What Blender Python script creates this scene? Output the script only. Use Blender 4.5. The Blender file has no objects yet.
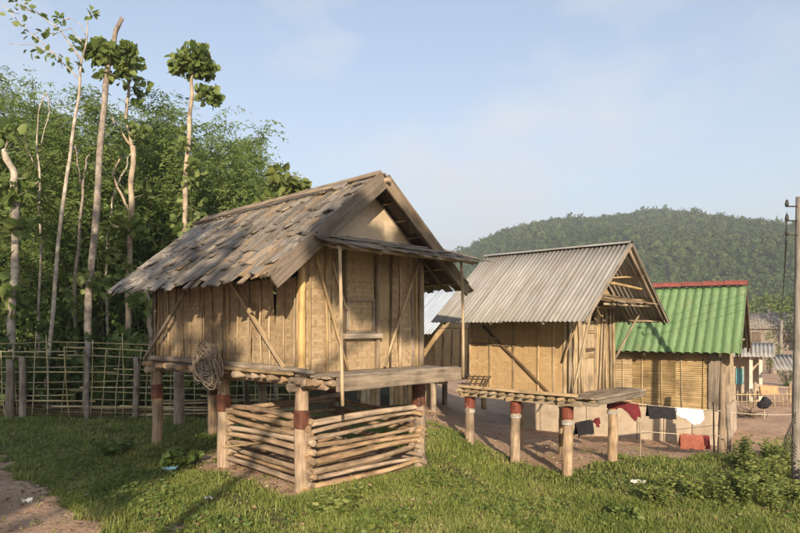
import bpy, math, random
import numpy as np
from mathutils import Vector, Matrix, noise as mnoise

R = math.radians
rng = random.Random(7)
nrg = np.random.default_rng(11)
sc = bpy.context.scene
col = sc.collection

# ------------------------------------------------------------------ camera
EYE, FPX, HOR = 1.9, 615.0, 325.0
cam_d = bpy.data.cameras.new('camera')
cam_d.sensor_width = 36.0
cam_d.lens = 36.0 * FPX / 800.0
cam_d.shift_y = (HOR - 266.5) / 800.0
cam_d.clip_start = 0.05
cam_d.clip_end = 6000
cam = bpy.data.objects.new('camera', cam_d)
col.objects.link(cam)
cam.location = (0, 0, EYE)
cam.rotation_euler = (R(90), 0, 0)
sc.camera = cam

# ------------------------------------------------------------------ light
SUN_EL, SUN_AZ = 19.5, -5.0      # degrees; azimuth: where the light travels to, 0 = straight away from the camera
d = Vector((math.sin(R(SUN_AZ)) * math.cos(R(SUN_EL)), math.cos(R(SUN_AZ)) * math.cos(R(SUN_EL)), -math.sin(R(SUN_EL))))
sun_d = bpy.data.lights.new('sun', 'SUN')
sun_d.energy = 5.0
sun_d.angle = R(0.6)
sun_d.color = (1.0, 0.82, 0.60)
sun = bpy.data.objects.new('sun', sun_d)
col.objects.link(sun)
sun.rotation_euler = d.to_track_quat('-Z', 'Y').to_euler()

world = bpy.data.worlds.new('World')
sc.world = world
world.use_nodes = True
wn = world.node_tree.nodes
wl = world.node_tree.links
wn.clear()
sky = wn.new('ShaderNodeTexSky')
sky.sky_type = 'NISHITA'
sky.sun_disc = False
sky.sun_elevation = R(SUN_EL)
sky.sun_rotation = math.atan2(-d.x, -d.y)
sky.air_density = 1.0
sky.dust_density = 1.2
sky.ozone_density = 1.2
bg = wn.new('ShaderNodeBackground')
bg.inputs['Strength'].default_value = 0.14
wout = wn.new('ShaderNodeOutputWorld')
tc = wn.new('ShaderNodeTexCoord')
mp = wn.new('ShaderNodeMapping')
mp.inputs['Scale'].default_value = (1.0, 1.0, 2.1)
mp.inputs['Location'].default_value = (5.88, 15.38, 17.46)
mp.inputs['Rotation'].default_value = (0, 0, R(15.9))
cn = wn.new('ShaderNodeTexNoise')
cn.inputs['Scale'].default_value = 3.4
cn.inputs['Detail'].default_value = 5
cn.inputs['Roughness'].default_value = 0.52
cr = wn.new('ShaderNodeValToRGB')
cr.color_ramp.elements[0].position = 0.50
cr.color_ramp.elements[1].position = 0.80
cmx = wn.new('ShaderNodeMix'); cmx.data_type = 'RGBA'
wl.new(tc.outputs['Generated'], mp.inputs['Vector'])
wl.new(mp.outputs['Vector'], cn.inputs['Vector'])
wl.new(cn.outputs['Fac'], cr.inputs['Fac'])
mth = wn.new('ShaderNodeMath'); mth.operation = 'MULTIPLY'; mth.inputs[1].default_value = 0.85
wl.new(cr.outputs['Color'], mth.inputs[0])
# thin white haze thickening towards the horizon, all the way round
sxyz = wn.new('ShaderNodeSeparateXYZ'); wl.new(tc.outputs['Generated'], sxyz.inputs[0])
ab = wn.new('ShaderNodeMath'); ab.operation = 'ABSOLUTE'; wl.new(sxyz.outputs['Z'], ab.inputs[0])
om = wn.new('ShaderNodeMath'); om.operation = 'SUBTRACT'; om.inputs[0].default_value = 1.0; wl.new(ab.outputs[0], om.inputs[1])
pw = wn.new('ShaderNodeMath'); pw.operation = 'POWER'; wl.new(om.outputs[0], pw.inputs[0]); pw.inputs[1].default_value = 4.0
hz_ = wn.new('ShaderNodeMath'); hz_.operation = 'MULTIPLY_ADD'; wl.new(pw.outputs[0], hz_.inputs[0]); hz_.inputs[1].default_value = 0.75; hz_.inputs[2].default_value = 0.18
cl_ = wn.new('ShaderNodeClamp'); wl.new(hz_.outputs[0], cl_.inputs['Value']); cl_.inputs['Max'].default_value = 0.95
hmx = wn.new('ShaderNodeMix'); hmx.data_type = 'RGBA'
wl.new(cl_.outputs[0], hmx.inputs['Factor']); wl.new(sky.outputs[0], hmx.inputs['A']); hmx.inputs['B'].default_value = (3.55, 3.62, 3.75, 1)
wl.new(mth.outputs[0], cmx.inputs['Factor'])
wl.new(hmx.outputs['Result'], cmx.inputs['A'])
cmx.inputs['B'].default_value = (4.0, 4.0, 4.1, 1)
wl.new(cmx.outputs['Result'], bg.inputs['Color'])
wl.new(bg.outputs[0], wout.inputs['Surface'])

sc.view_settings.view_transform = 'Standard'
sc.view_settings.look = 'None'
sc.view_settings.exposure = 0.72
sc.view_settings.gamma = 1.0
sc.view_settings.use_curve_mapping = False
sc.cycles.max_bounces = 6
sc.cycles.transparent_max_bounces = 8
sc.cycles.use_adaptive_sampling = True
sc.cycles.use_denoising = True

# ------------------------------------------------------------------ helpers
def at(px, py, Y):
    return Vector(((px - 400) / FPX * Y, Y, EYE - (py - HOR) / FPX * Y))

def xat(px, Y):
    return (px - 400) / FPX * Y

def ss(a, b, x):
    t = np.clip((np.asarray(x, float) - a) / (b - a), 0, 1)
    return t * t * (3 - 2 * t)

def wob(x, y, f, s):
    return (np.sin(x * f + s) * np.cos(y * f * 1.13 + s * 1.7) + 0.6 * np.sin(x * f * 2.3 + y * f * 1.9 + s * 2.1)
            + 0.4 * np.cos(x * f * 4.1 - y * f * 3.7 + s))

def gz(x, y):
    x = np.asarray(x, float); y = np.asarray(y, float)
    z = -0.5 * ss(0.3, 2.3, x) - 0.2 * ss(10.8, 13.5, y) * ss(0.8, 3.5, x)
    z = z + 0.018 * wob(x, y, 1.1, 0.3) * (1 - ss(40, 60, np.hypot(x, y))) + 0.008 * wob(x, y, 4.3, 2.0)
    return z

def g(x, y):
    return float(gz(x, y))

def dirt(x, y):
    x = np.asarray(x, float); y = np.asarray(y, float)
    n = 0.22 * wob(x, y, 1.9, 1.0) + 0.10 * wob(x, y, 6.1, 4.0)
    yard = ss(-0.25, 0.35, y - (11.5 + 0.35 * np.sin(x * 0.9)) + n * 1.3) * ss(-0.5, 0.7, x + n)
    # path, bottom left
    t = ((x + 5.24) * 2.44 + (y - 8.06) * 2.5) / 3.49
    path = ss(-0.15, 0.35, -t + n * 1.4 + 0.35)
    # under the pen and under the second granary
    def foot(o, u, v, lu, lv, m):
        dx, dy = x - o[0], y - o[1]
        a = dx * u[0] + dy * u[1]; b = dx * v[0] + dy * v[1]
        return (ss(-m, m, a + n * .6) * ss(-m, m, lu - a + n * .6) * ss(-m, m, b + n * .6) * ss(-m, m, lv - b + n * .6))
    f1 = foot((-1.2, 6.9), (-.704, .71), (.71, .704), 2.2, 2.2, .3)
    f2 = foot((2.6, 9.95), (-.726, .687), (.687, .726), 1.9, 1.75, .28)
    f3 = 0.8 * foot((-2.8, 8.4), (-.704, .71), (.71, .704), 0.9, 1.0, .4)
    return np.clip(np.maximum.reduce([yard, path, f1, f2, f3]), 0, 1)

def litter(x, y):
    return ss(12.6, 14.0, np.asarray(y, float)) * (1 - ss(-0.6, 0.6, np.asarray(x, float)))

def set_props(o, label=None, cat=None, group=None, kind=None):
    if label: o['label'] = label
    if cat: o['category'] = cat
    if group: o['group'] = group
    if kind: o['kind'] = kind
    return o

def thing(name, label, cat, loc=(0, 0, 0), rz=0.0, group=None):
    o = bpy.data.objects.new(name, None)
    o.empty_display_size = 0.2
    col.objects.link(o)
    o.location = loc
    o.rotation_euler = (0, 0, rz)
    return set_props(o, label, cat, group)

ML = {}
def link(name, me, mat, parent=None, M=None):
    o = bpy.data.objects.new(name, me)
    col.objects.link(o)
    if mat is not None and len(me.materials) == 0:
        me.materials.append(mat)
    if parent is not None:
        o.parent = parent
    if M is not None:
        o.matrix_local = M
    ML[o] = (M or Matrix()).copy()
    return o

def hang(p, o):
    """make p, placed in the thing's frame, a child of part o"""
    Ml = ML[o].inverted() @ ML[p]
    p.parent = o; p.matrix_local = Ml
    return p

def pymesh(name, v, f, smooth=False):
    me = bpy.data.meshes.new(name)
    me.from_pydata([tuple(p) for p in v], [], f)
    if smooth:
        me.polygons.foreach_set('use_smooth', [True] * len(me.polygons))
    me.update()
    return me

def npmesh(name, V, F, smooth=False):
    """V (n,3), F (m,k) all faces of k corners"""
    me = bpy.data.meshes.new(name)
    V = np.ascontiguousarray(V, np.float32); F = np.ascontiguousarray(F, np.int32)
    m, k = F.shape
    me.vertices.add(len(V)); me.vertices.foreach_set('co', V.ravel())
    me.loops.add(m * k); me.loops.foreach_set('vertex_index', F.ravel())
    me.polygons.add(m)
    me.polygons.foreach_set('loop_start', np.arange(0, m * k, k, dtype=np.int32))
    me.polygons.foreach_set('loop_total', np.full(m, k, np.int32))
    if smooth:
        me.polygons.foreach_set('use_smooth', np.ones(m, bool))
    me.update(calc_edges=True)
    return me

def frame(a, b, up=(0, 0, 1)):
    a = Vector(a); b = Vector(b)
    X = (b - a).normalized()
    U = Vector(up)
    if abs(X.dot(U.normalized())) > 0.98:
        U = Vector((0, 1, 0)) if abs(X.y) < 0.9 else Vector((1, 0, 0))
    Z = (U - X * U.dot(X)).normalized()
    Y = Z.cross(X)
    M = Matrix((X, Y, Z)).transposed().to_4x4()
    M.translation = a
    return M, (b - a).length

def sweep_mesh(name, prof, L, segs, r0=1.0, r1=1.0, bend=0.0, jit=0.0, nodes=None, smooth=True, rnd=None):
    rnd = rnd or rng
    v = []; f = []
    k = len(prof)
    ph1, ph2 = rnd.uniform(0, 6.28), rnd.uniform(0, 6.28)
    for i in range(segs + 1):
        t = i / segs
        s = r0 + (r1 - r0) * t
        if nodes:
            s *= nodes(t)
        by = bend * math.sin(math.pi * t) * math.cos(ph1) + bend * .4 * math.sin(2 * math.pi * t + ph2) * math.sin(math.pi * t)
        bz = bend * math.sin(math.pi * t) * math.sin(ph1)
        for (py, pz) in prof:
            v.append((t * L, py * s + by + rnd.uniform(-jit, jit), pz * s + bz + rnd.uniform(-jit, jit)))
    for i in range(segs):
        for j in range(k):
            j2 = (j + 1) % k
            f.append((i * k + j, i * k + j2, (i + 1) * k + j2, (i + 1) * k + j))
    f.append(tuple(range(k - 1, -1, -1)))
    f.append(tuple(segs * k + j for j in range(k)))
    me = pymesh(name, v, f)
    if smooth:
        fl = [True] * len(me.polygons); fl[-1] = fl[-2] = False
        me.polygons.foreach_set('use_smooth', fl)
    return me

def circ(n, ph=0.2):
    return [(math.cos(2 * math.pi * i / n + ph), math.sin(2 * math.pi * i / n + ph)) for i in range(n)]

def pole(parent, name, a, b, r0, r1=None, mat=None, bend=0.0, jit=0.0, n=8, segs=6, bamboo=False):
    """round stick from a to b in the parent's frame; its own X runs along it"""
    r1 = r0 if r1 is None else r1
    M, L = frame(a, b)
    nodes = None
    if bamboo:
        segs = max(8, int(L / 0.06))
        nn = max(2, int(L / 0.3))
        def nodes(t):
            q = (t * nn + .3) % 1.0
            return 1.0 + 0.16 * math.exp(-((q - .5) / 0.07) ** 2)
    me = sweep_mesh(name, circ(n, rng.uniform(0, 1)), L, segs, r0, r1, bend, jit, nodes)
    return link(name, me, mat, parent, M)

def plank(parent, name, a, b, w, t, mat, up=(0, 0, 1), bend=0.0, jit=0.003, segs=3, taper=1.0):
    """board from a to b, w wide across, t thick along up"""
    M, L = frame(a, b, up)
    c = min(w, t) * 0.14
    hw, ht = w / 2, t / 2
    prof = [(-hw + c, -ht), (hw - c, -ht), (hw, -ht + c), (hw, ht - c), (hw - c, ht), (-hw + c, ht), (-hw, ht - c), (-hw, -ht + c)]
    me = sweep_mesh(name, prof, L, segs, 1.0, taper, bend, min(jit, t * .12), smooth=False)
    return link(name, me, mat, parent, M)

def panel(parent, name, a, b, h, t, mat, warp=0.006, nx=8, nz=6, tilt=0.0):
    """upright sheet: bottom edge a to b, height h; local x along, z up"""
    a = Vector(a); b = Vector(b)
    X = (b - a); L = X.length; X.normalize()
    Z = Vector((0, 0, 1)); Z = (Z - X * X.z).normalized()
    Y = Z.cross(X)
    M = Matrix((X, Y, Z)).transposed().to_4x4(); M.translation = a
    v = []; f = []
    s = rng.uniform(0, 10)
    for side in (1, -1):
        for j in range(nz + 1):
            for i in range(nx + 1):
                x = L * i / nx; z = h * j / nz
                v.append((x, side * t / 2 + warp * (math.sin(x * 4 + s) + math.cos(z * 5 + s * 2)), z))
    N = (nx + 1) * (nz + 1)
    for j in range(nz):
        for i in range(nx):
            p = j * (nx + 1) + i
            f.append((p + 1, p, p + nx + 1, p + nx + 2))
            f.append((N + p, N + p + 1, N + p + nx + 2, N + p + nx + 1))
    ring = [i for i in range(nx + 1)] + [j * (nx + 1) + nx for j in range(1, nz + 1)] + [nz * (nx + 1) + i for i in range(nx - 1, -1, -1)] + [j * (nx + 1) for j in range(nz - 1, 0, -1)]
    for q in range(len(ring)):
        p, p2 = ring[q], ring[(q + 1) % len(ring)]
        f.append((p, p2, N + p2, N + p))
    return link(name, pymesh(name, v, f, False), mat, parent, M)

def prism(parent, name, pts, thick, mat, smooth=False):
    """flat polygon (3D points, coplanar) extruded by vector thick"""
    n = len(pts); T = Vector(thick)
    v = [Vector(p) for p in pts] + [Vector(p) + T for p in pts]
    f = [tuple(range(n - 1, -1, -1)), tuple(n + i for i in range(n))] + [(i, (i + 1) % n, n + (i + 1) % n, n + i) for i in range(n)]
    me = pymesh(name, v, f)
    import bmesh
    bm = bmesh.new(); bm.from_mesh(me); bmesh.ops.recalc_face_normals(bm, faces=bm.faces); bm.to_mesh(me); bm.free()
    return link(name, me, mat, parent)

def tube_data(pts, rad, n=7):
    v = []; f = []
    pts = [Vector(p) for p in pts]
    prev = Vector((0.13, 0.97, 0.2))
    for i, p in enumerate(pts):
        q = (pts[min(i + 1, len(pts) - 1)] - pts[max(i - 1, 0)])
        q = q.normalized() if q.length > 1e-9 else Vector((0, 0, 1))
        A = prev - q * prev.dot(q)
        if A.length < 1e-4:
            A = Vector((1, 0, 0)) - q * q.x
        A.normalize(); prev = A
        B = q.cross(A)
        for j in range(n):
            an = 2 * math.pi * j / n
            v.append(p + (A * math.cos(an) + B * math.sin(an)) * rad[i])
    for i in range(len(pts) - 1):
        for j in range(n):
            j2 = (j + 1) % n
            f.append((i * n + j, i * n + j2, (i + 1) * n + j2, (i + 1) * n + j))
    f.append(tuple(range(n - 1, -1, -1)))
    f.append(tuple((len(pts) - 1) * n + j for j in range(n)))
    return v, f

class Bag:
    """collects tubes into one mesh (one thing's limbs)"""
    def __init__(s): s.v = []; s.f = []
    def tube(s, pts, rad, n=7):
        v, f = tube_data(pts, rad, n); o = len(s.v)
        s.v += v; s.f += [tuple(i + o for i in q) for q in f]
    def raw(s, v, f):
        o = len(s.v); s.v += [Vector(p) for p in v]; s.f += [tuple(i + o for i in q) for q in f]
    def build(s, name, mat, parent=None, smooth=True, M=None):
        return link(name, pymesh(name, s.v, s.f, smooth), mat, parent, M)

# ------------------------------------------------------------------ materials
def nodes_of(name):
    m = bpy.data.materials.new(name); m.use_nodes = True
    nt = m.node_tree; b = nt.nodes['Principled BSDF']
    return m, nt, b, nt.nodes.new, nt.links.new

def ramp(nt, cols, pos=None):
    r = nt.nodes.new('ShaderNodeValToRGB')
    e = r.color_ramp.elements
    n = len(cols)
    pos = pos or [i / (n - 1) for i in range(n)]
    while len(e) < n: e.new(0.5)
    for i in range(n):
        e[i].position = pos[i]; e[i].color = (*cols[i], 1)
    return r

def wood(name, cols, grain=(1.2, 22, 22), rough=0.85, bump=0.5, vary=0.35, stain=0.4, ringdark=0.0):
    """grain along the piece's own X; every piece gets its own tone"""
    m, nt, b, N, L = nodes_of(name)
    t = N('ShaderNodeTexCoord'); oi = N('ShaderNodeObjectInfo')
    off = N('ShaderNodeVectorMath'); off.operation = 'SCALE'
    cv = N('ShaderNodeCombineXYZ')
    for i in range(3): L(oi.outputs['Random'], cv.inputs[i])
    L(cv.outputs[0], off.inputs[0]); off.inputs['Scale'].default_value = 37.0
    ad = N('ShaderNodeVectorMath'); L(t.outputs['Object'], ad.inputs[0]); L(off.outputs[0], ad.inputs[1])
    mpn = N('ShaderNodeMapping'); mpn.inputs['Scale'].default_value = grain
    L(ad.outputs[0], mpn.inputs['Vector'])
    n1 = N('ShaderNodeTexNoise'); n1.inputs['Scale'].default_value = 2.2; n1.inputs['Detail'].default_value = 6; n1.inputs['Roughness'].default_value = 0.62
    L(mpn.outputs[0], n1.inputs['Vector'])
    rp = ramp(nt, cols, [0.28 + 0.44 * i / (len(cols) - 1) for i in range(len(cols))])
    L(n1.outputs['Fac'], rp.inputs['Fac'])
    n2 = N('ShaderNodeTexNoise'); n2.inputs['Scale'].default_value = 3.5; n2.inputs['Detail'].default_value = 5
    L(ad.outputs[0], n2.inputs['Vector'])
    r2 = ramp(nt, [(1 - stain,) * 3, (1.0, 1.0, 1.0)], [0.33, 0.56])
    L(n2.outputs['Fac'], r2.inputs['Fac'])
    mx = N('ShaderNodeMix'); mx.data_type = 'RGBA'; mx.blend_type = 'MULTIPLY'; mx.inputs['Factor'].default_value = 1
    L(rp.outputs[0], mx.inputs['A']); L(r2.outputs[0], mx.inputs['B'])
    hs = N('ShaderNodeHueSaturation')
    mr = N('ShaderNodeMapRange'); mr.inputs['To Min'].default_value = 1 - vary; mr.inputs['To Max'].default_value = 1 + vary
    L(oi.outputs['Random'], mr.inputs['Value']); L(mr.outputs[0], hs.inputs['Value'])
    wn2 = N('ShaderNodeTexWhiteNoise'); wn2.noise_dimensions = '1D'
    L(oi.outputs['Random'], wn2.inputs['W'])
    ms = N('ShaderNodeMapRange'); ms.inputs['To Min'].default_value = 0.75; ms.inputs['To Max'].default_value = 1.15
    L(wn2.outputs['Value'], ms.inputs['Value']); L(ms.outputs[0], hs.inputs['Saturation'])
    L(mx.outputs['Result'], hs.inputs['Color'])
    L(hs.outputs[0], b.inputs['Base Color'])
    b.inputs['Roughness'].default_value = rough
    b.inputs['Specular IOR Level'].default_value = 0.25
    bp = N('ShaderNodeBump'); bp.inputs['Strength'].default_value = bump; bp.inputs['Distance'].default_value = 0.01
    L(n1.outputs['Fac'], bp.inputs['Height']); L(bp.outputs[0], b.inputs['Normal'])
    return m

def blotch(name, cols, scale=4.0, rough=0.9, bump=0.3, pos=None, coord='Object', detail=6, dist=0.01):
    m, nt, b, N, L = nodes_of(name)
    t = N('ShaderNodeTexCoord'); oi = N('ShaderNodeObjectInfo')
    ad = N('ShaderNodeVectorMath'); L(t.outputs[coord], ad.inputs[0]); L(oi.outputs['Random'], ad.inputs[1])
    n1 = N('ShaderNodeTexNoise'); n1.inputs['Scale'].default_value = scale; n1.inputs['Detail'].default_value = detail; n1.inputs['Roughness'].default_value = 0.62
    L(ad.outputs[0], n1.inputs['Vector'])
    rp = ramp(nt, cols, pos or [0.3 + 0.4 * i / (len(cols) - 1) for i in range(len(cols))])
    L(n1.outputs['Fac'], rp.inputs['Fac']); L(rp.outputs[0], b.inputs['Base Color'])
    b.inputs['Roughness'].default_value = rough
    b.inputs['Specular IOR Level'].default_value = 0.25
    bp = N('ShaderNodeBump'); bp.inputs['Strength'].default_value = bump; bp.inputs['Distance'].default_value = dist
    L(n1.outputs['Fac'], bp.inputs['Height']); L(bp.outputs[0], b.inputs['Normal'])
    return m

def weave(name, cols, s=0.04, vary=0.15, dirt_c=(0.10, 0.075, 0.05)):
    """two-over-two plaited bamboo splints in the panel's own x / z"""
    m, nt, b, N, L = nodes_of(name)
    t = N('ShaderNodeTexCoord'); oi = N('ShaderNodeObjectInfo')
    nz_ = N('ShaderNodeTexNoise'); nz_.inputs['Scale'].default_value = 2.5; nz_.inputs['Detail'].default_value = 2
    L(t.outputs['Object'], nz_.inputs['Vector'])
    wb = N('ShaderNodeVectorMath'); wb.operation = 'SCALE'; wb.inputs['Scale'].default_value = 0.06
    L(nz_.outputs['Color'], wb.inputs[0])
    ad = N('ShaderNodeVectorMath'); L(t.outputs['Object'], ad.inputs[0]); L(wb.outputs[0], ad.inputs[1])
    sp = N('ShaderNodeSeparateXYZ'); L(ad.outputs[0], sp.inputs[0])
    def M2(op, a, bb=None, c=None):
        q = N('ShaderNodeMath'); q.operation = op
        for i, x in enumerate((a, bb, c)):
            if x is None: continue
            if isinstance(x, (int, float)): q.inputs[i].default_value = x
            else: L(x, q.inputs[i])
        return q.outputs[0]
    xs = M2('DIVIDE', sp.outputs['X'], s); zs = M2('DIVIDE', sp.outputs['Z'], s * 0.8)
    xi = M2('FLOOR', xs); zi = M2('FLOOR', zs)
    jn = N('ShaderNodeTexNoise'); jn.inputs['Scale'].default_value = 5.0; L(t.outputs['Object'], jn.inputs['Vector'])
    k = M2('FLOORED_MODULO', M2('ADD', M2('ADD', xi, zi), M2('FLOOR', M2('MULTIPLY', jn.outputs['Fac'], 7.0))), 4.0)
    isH = M2('LESS_THAN', k, 1.9)
    inv = M2('SUBTRACT', 1.0, isH)
    def sel(a, bb): return M2('ADD', M2('MULTIPLY', a, isH), M2('MULTIPLY', bb, inv))
    ac = sel(M2('FRACT', zs), M2('FRACT', xs))
    q = M2('MULTIPLY_ADD', ac, 2.0, -1.0)
    prof = M2('SUBTRACT', 1.0, M2('POWER', M2('ABSOLUTE', q), 4.0))
    idv = N('ShaderNodeCombineXYZ'); L(sel(zi, xi), idv.inputs[0]); L(isH, idv.inputs[1]); L(oi.outputs['Random'], idv.inputs[2])
    wv = N('ShaderNodeTexWhiteNoise'); wv.noise_dimensions = '3D'; L(idv.outputs[0], wv.inputs['Vector'])
    fib = N('ShaderNodeTexNoise'); fib.inputs['Scale'].default_value = 55; fib.inputs['Detail'].default_value = 4
    L(t.outputs['Object'], fib.inputs['Vector'])
    val = M2('ADD', M2('MULTIPLY', wv.outputs['Value'], 0.5), M2('MULTIPLY', fib.outputs['Fac'], 0.45))
    val = M2('ADD', val, M2('MULTIPLY', isH, 0.08))
    rp = ramp(nt, cols); L(val, rp.inputs['Fac'])
    dk = N('ShaderNodeMix'); dk.data_type = 'RGBA'; dk.inputs['B'].default_value = (*dirt_c, 1)
    L(rp.outputs[0], dk.inputs['A'])
    bn = N('ShaderNodeTexNoise'); bn.inputs['Scale'].default_value = 1.8; bn.inputs['Detail'].default_value = 6
    a2 = N('ShaderNodeVectorMath'); L(t.outputs['Object'], a2.inputs[0]); L(oi.outputs['Random'], a2.inputs[1]); L(a2.outputs[0], bn.inputs['Vector'])
    r3 = ramp(nt, [(0.0,) * 3, (0.75,) * 3], [0.47, 0.75]); L(bn.outputs['Fac'], r3.inputs['Fac'])
    gap = M2('MULTIPLY', M2('SUBTRACT', 1.0, prof), 0.22)
    L(M2('MAXIMUM', gap, r3.outputs[0]), dk.inputs['Factor'])
    L(dk.outputs['Result'], b.inputs['Base Color'])
    b.inputs['Roughness'].default_value = 0.75
    b.inputs['Specular IOR Level'].default_value = 0.3
    bp = N('ShaderNodeBump'); bp.inputs['Strength'].default_value = 0.4; bp.inputs['Distance'].default_value = 0.005
    L(prof, bp.inputs['Height']); L(bp.outputs[0], b.inputs['Normal'])
    return m

def leafmat(name, cols, trans=0.35, rough=0.55, patch=0.0, pscale=0.6):
    m, nt, b, N, L = nodes_of(name)
    ge = N('ShaderNodeNewGeometry')
    fac = ge.outputs['Random Per Island']
    if patch:      # whole stems of lighter or darker leaf
        t = N('ShaderNodeTexCoord'); n1 = N('ShaderNodeTexNoise'); n1.inputs['Scale'].default_value = pscale; n1.inputs['Detail'].default_value = 3
        L(t.outputs['Object'], n1.inputs['Vector'])
        a = N('ShaderNodeMath'); a.operation = 'MULTIPLY_ADD'; L(n1.outputs['Fac'], a.inputs[0]); a.inputs[1].default_value = patch * 2; a.inputs[2].default_value = -patch
        q = N('ShaderNodeMath'); q.operation = 'MULTIPLY_ADD'; L(fac, q.inputs[0]); q.inputs[1].default_value = 0.6; q.inputs[2].default_value = 0.2
        c = N('ShaderNodeMath'); L(q.outputs[0], c.inputs[0]); L(a.outputs[0], c.inputs[1]); fac = c.outputs[0]
    rp = ramp(nt, cols); L(fac, rp.inputs['Fac'])
    L(rp.outputs[0], b.inputs['Base Color'])
    b.inputs['Roughness'].default_value = rough
    b.inputs['Specular IOR Level'].default_value = 0.3
    tr = N('ShaderNodeBsdfTranslucent')
    hs = N('ShaderNodeHueSaturation'); hs.inputs['Value'].default_value = 1.5; hs.inputs['Hue'].default_value = 0.485
    L(rp.outputs[0], hs.inputs['Color']); L(hs.outputs[0], tr.inputs['Color'])
    mx = N('ShaderNodeMixShader'); mx.inputs[0].default_value = trans
    L(b.outputs[0], mx.inputs[1]); L(tr.outputs[0], mx.inputs[2])
    L(mx.outputs[0], nt.nodes['Material Output'].inputs['Surface'])
    return m

MAT = {}
MAT['shake'] = wood('weathered_shake', [(0.085, 0.073, 0.06), (0.205, 0.178, 0.148), (0.335, 0.295, 0.245)], (1.0, 14, 14), vary=0.36, stain=0.5, bump=0.9)
MAT['shake_tan'] = wood('tan_shake', [(0.12, 0.085, 0.055), (0.30, 0.22, 0.14), (0.45, 0.34, 0.22)], (1.0, 14, 14), vary=0.3, stain=0.45, bump=0.9)
MAT['barge'] = wood('barge_board_wood', [(0.09, 0.068, 0.048), (0.17, 0.13, 0.092), (0.24, 0.185, 0.132)], (0.8, 16, 16), vary=0.12, stain=0.3)
MAT['oldwood'] = wood('grey_old_wood', [(0.11, 0.088, 0.068), (0.25, 0.20, 0.15), (0.36, 0.29, 0.215)], (1.0, 16, 16), vary=0.28, stain=0.45)
MAT['darkwood'] = wood('dark_wood', [(0.05, 0.036, 0.025), (0.11, 0.078, 0.05), (0.17, 0.12, 0.08)], (1.0, 16, 16), vary=0.25)
MAT['stick'] = wood('pale_stick', [(0.20, 0.145, 0.09), (0.36, 0.27, 0.165), (0.48, 0.37, 0.235)], (1.2, 14, 14), vary=0.25, stain=0.4)
MAT['bamboo'] = wood('dry_bamboo', [(0.22, 0.16, 0.085), (0.40, 0.29, 0.15), (0.50, 0.38, 0.21)], (0.8, 10, 10), rough=0.55, vary=0.22, stain=0.4, bump=0.2)
MAT['log'] = wood('log_wood', [(0.13, 0.09, 0.06), (0.32, 0.225, 0.145), (0.46, 0.34, 0.225)], (1.0, 12, 12), vary=0.25, stain=0.5, bump=0.7)
MAT['fencewood'] = wood('fence_bamboo', [(0.22, 0.185, 0.10), (0.42, 0.36, 0.20), (0.54, 0.47, 0.28)], (1, 12, 12), vary=0.35, stain=0.4)
MAT['polewood'] = wood('pole_wood', [(0.11, 0.095, 0.082), (0.21, 0.188, 0.162), (0.29, 0.262, 0.23)], (0.7, 18, 18), vary=0.1, stain=0.35, bump=0.6)
MAT['culm'] = blotch('green_culm', [(0.05, 0.055, 0.022), (0.09, 0.09, 0.04), (0.14, 0.125, 0.06)], 3, 0.7, 0.1)
MAT['weave'] = weave('woven_bamboo', [(0.18, 0.125, 0.070), (0.315, 0.230, 0.135), (0.43, 0.325, 0.20)])
MAT['weave_pale'] = weave('pale_woven_bamboo', [(0.42, 0.34, 0.24), (0.49, 0.40, 0.285), (0.56, 0.46, 0.33)], s=0.10, dirt_c=(0.30, 0.23, 0.15))
MAT['weave_gold'] = weave('gold_woven_bamboo', [(0.31, 0.21, 0.108), (0.395, 0.275, 0.143), (0.465, 0.335, 0.185)], s=0.06, dirt_c=(0.22, 0.15, 0.08))
MAT['concrete'] = wood('sun_bleached_post', [(0.17, 0.12, 0.08), (0.33, 0.245, 0.17), (0.42, 0.325, 0.235)], (1.2, 13, 13), vary=0.12, stain=0.5, bump=1.0)
MAT['band_dark'] = blotch('rusty_tin_band', [(0.035, 0.018, 0.013), (0.10, 0.038, 0.024), (0.16, 0.06, 0.035)], 9, 0.6, 0.3)
MAT['band_red'] = blotch('red_tin_band', [(0.085, 0.026, 0.018), (0.165, 0.045, 0.03), (0.22, 0.075, 0.05)], 8, 0.6, 0.2)
MAT['band_grey'] = blotch('grey_tin_band', [(0.20, 0.19, 0.18), (0.33, 0.31, 0.29), (0.42, 0.40, 0.37)], 9, 0.5, 0.2)
MAT['rope'] = wood('vine_rope', [(0.12, 0.09, 0.065), (0.24, 0.19, 0.14), (0.34, 0.28, 0.21)], (3, 20, 20), vary=0.2)
MAT['cement'] = blotch('cement_plinth', [(0.27, 0.215, 0.16), (0.38, 0.31, 0.235), (0.45, 0.37, 0.29)], 2.5, 0.95, 0.4)
MAT['black_cloth'] = blotch('black_cloth', [(0.010, 0.010, 0.012), (0.022, 0.022, 0.026)], 12, 0.95, 0.2)
MAT['white_cloth'] = blotch('white_cloth', [(0.42, 0.42, 0.45), (0.55, 0.55, 0.58)], 9, 0.95, 0.15)
MAT['maroon_cloth'] = blotch('maroon_cloth', [(0.075, 0.010, 0.014), (0.15, 0.022, 0.026)], 9, 0.95, 0.2)
MAT['red_cloth'] = blotch('brick_red_cloth', [(0.20, 0.06, 0.04), (0.28, 0.095, 0.065)], 14, 0.95, 0.2)
MAT['orange_cloth'] = blotch('orange_cloth', [(0.52, 0.22, 0.11), (0.62, 0.29, 0.16)], 9, 0.95, 0.2)
MAT['wire'] = blotch('wire', [(0.03, 0.03, 0.03), (0.06, 0.055, 0.05)], 20, 0.6, 0.0)
MAT['cord'] = blotch('cord', [(0.45, 0.38, 0.27), (0.55, 0.47, 0.35)], 20, 0.8, 0.0)
MAT['bark_pale'] = blotch('pale_bark', [(0.12, 0.10, 0.08), (0.33, 0.29, 0.24), (0.50, 0.45, 0.38)], 6, 0.9, 0.5)
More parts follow.
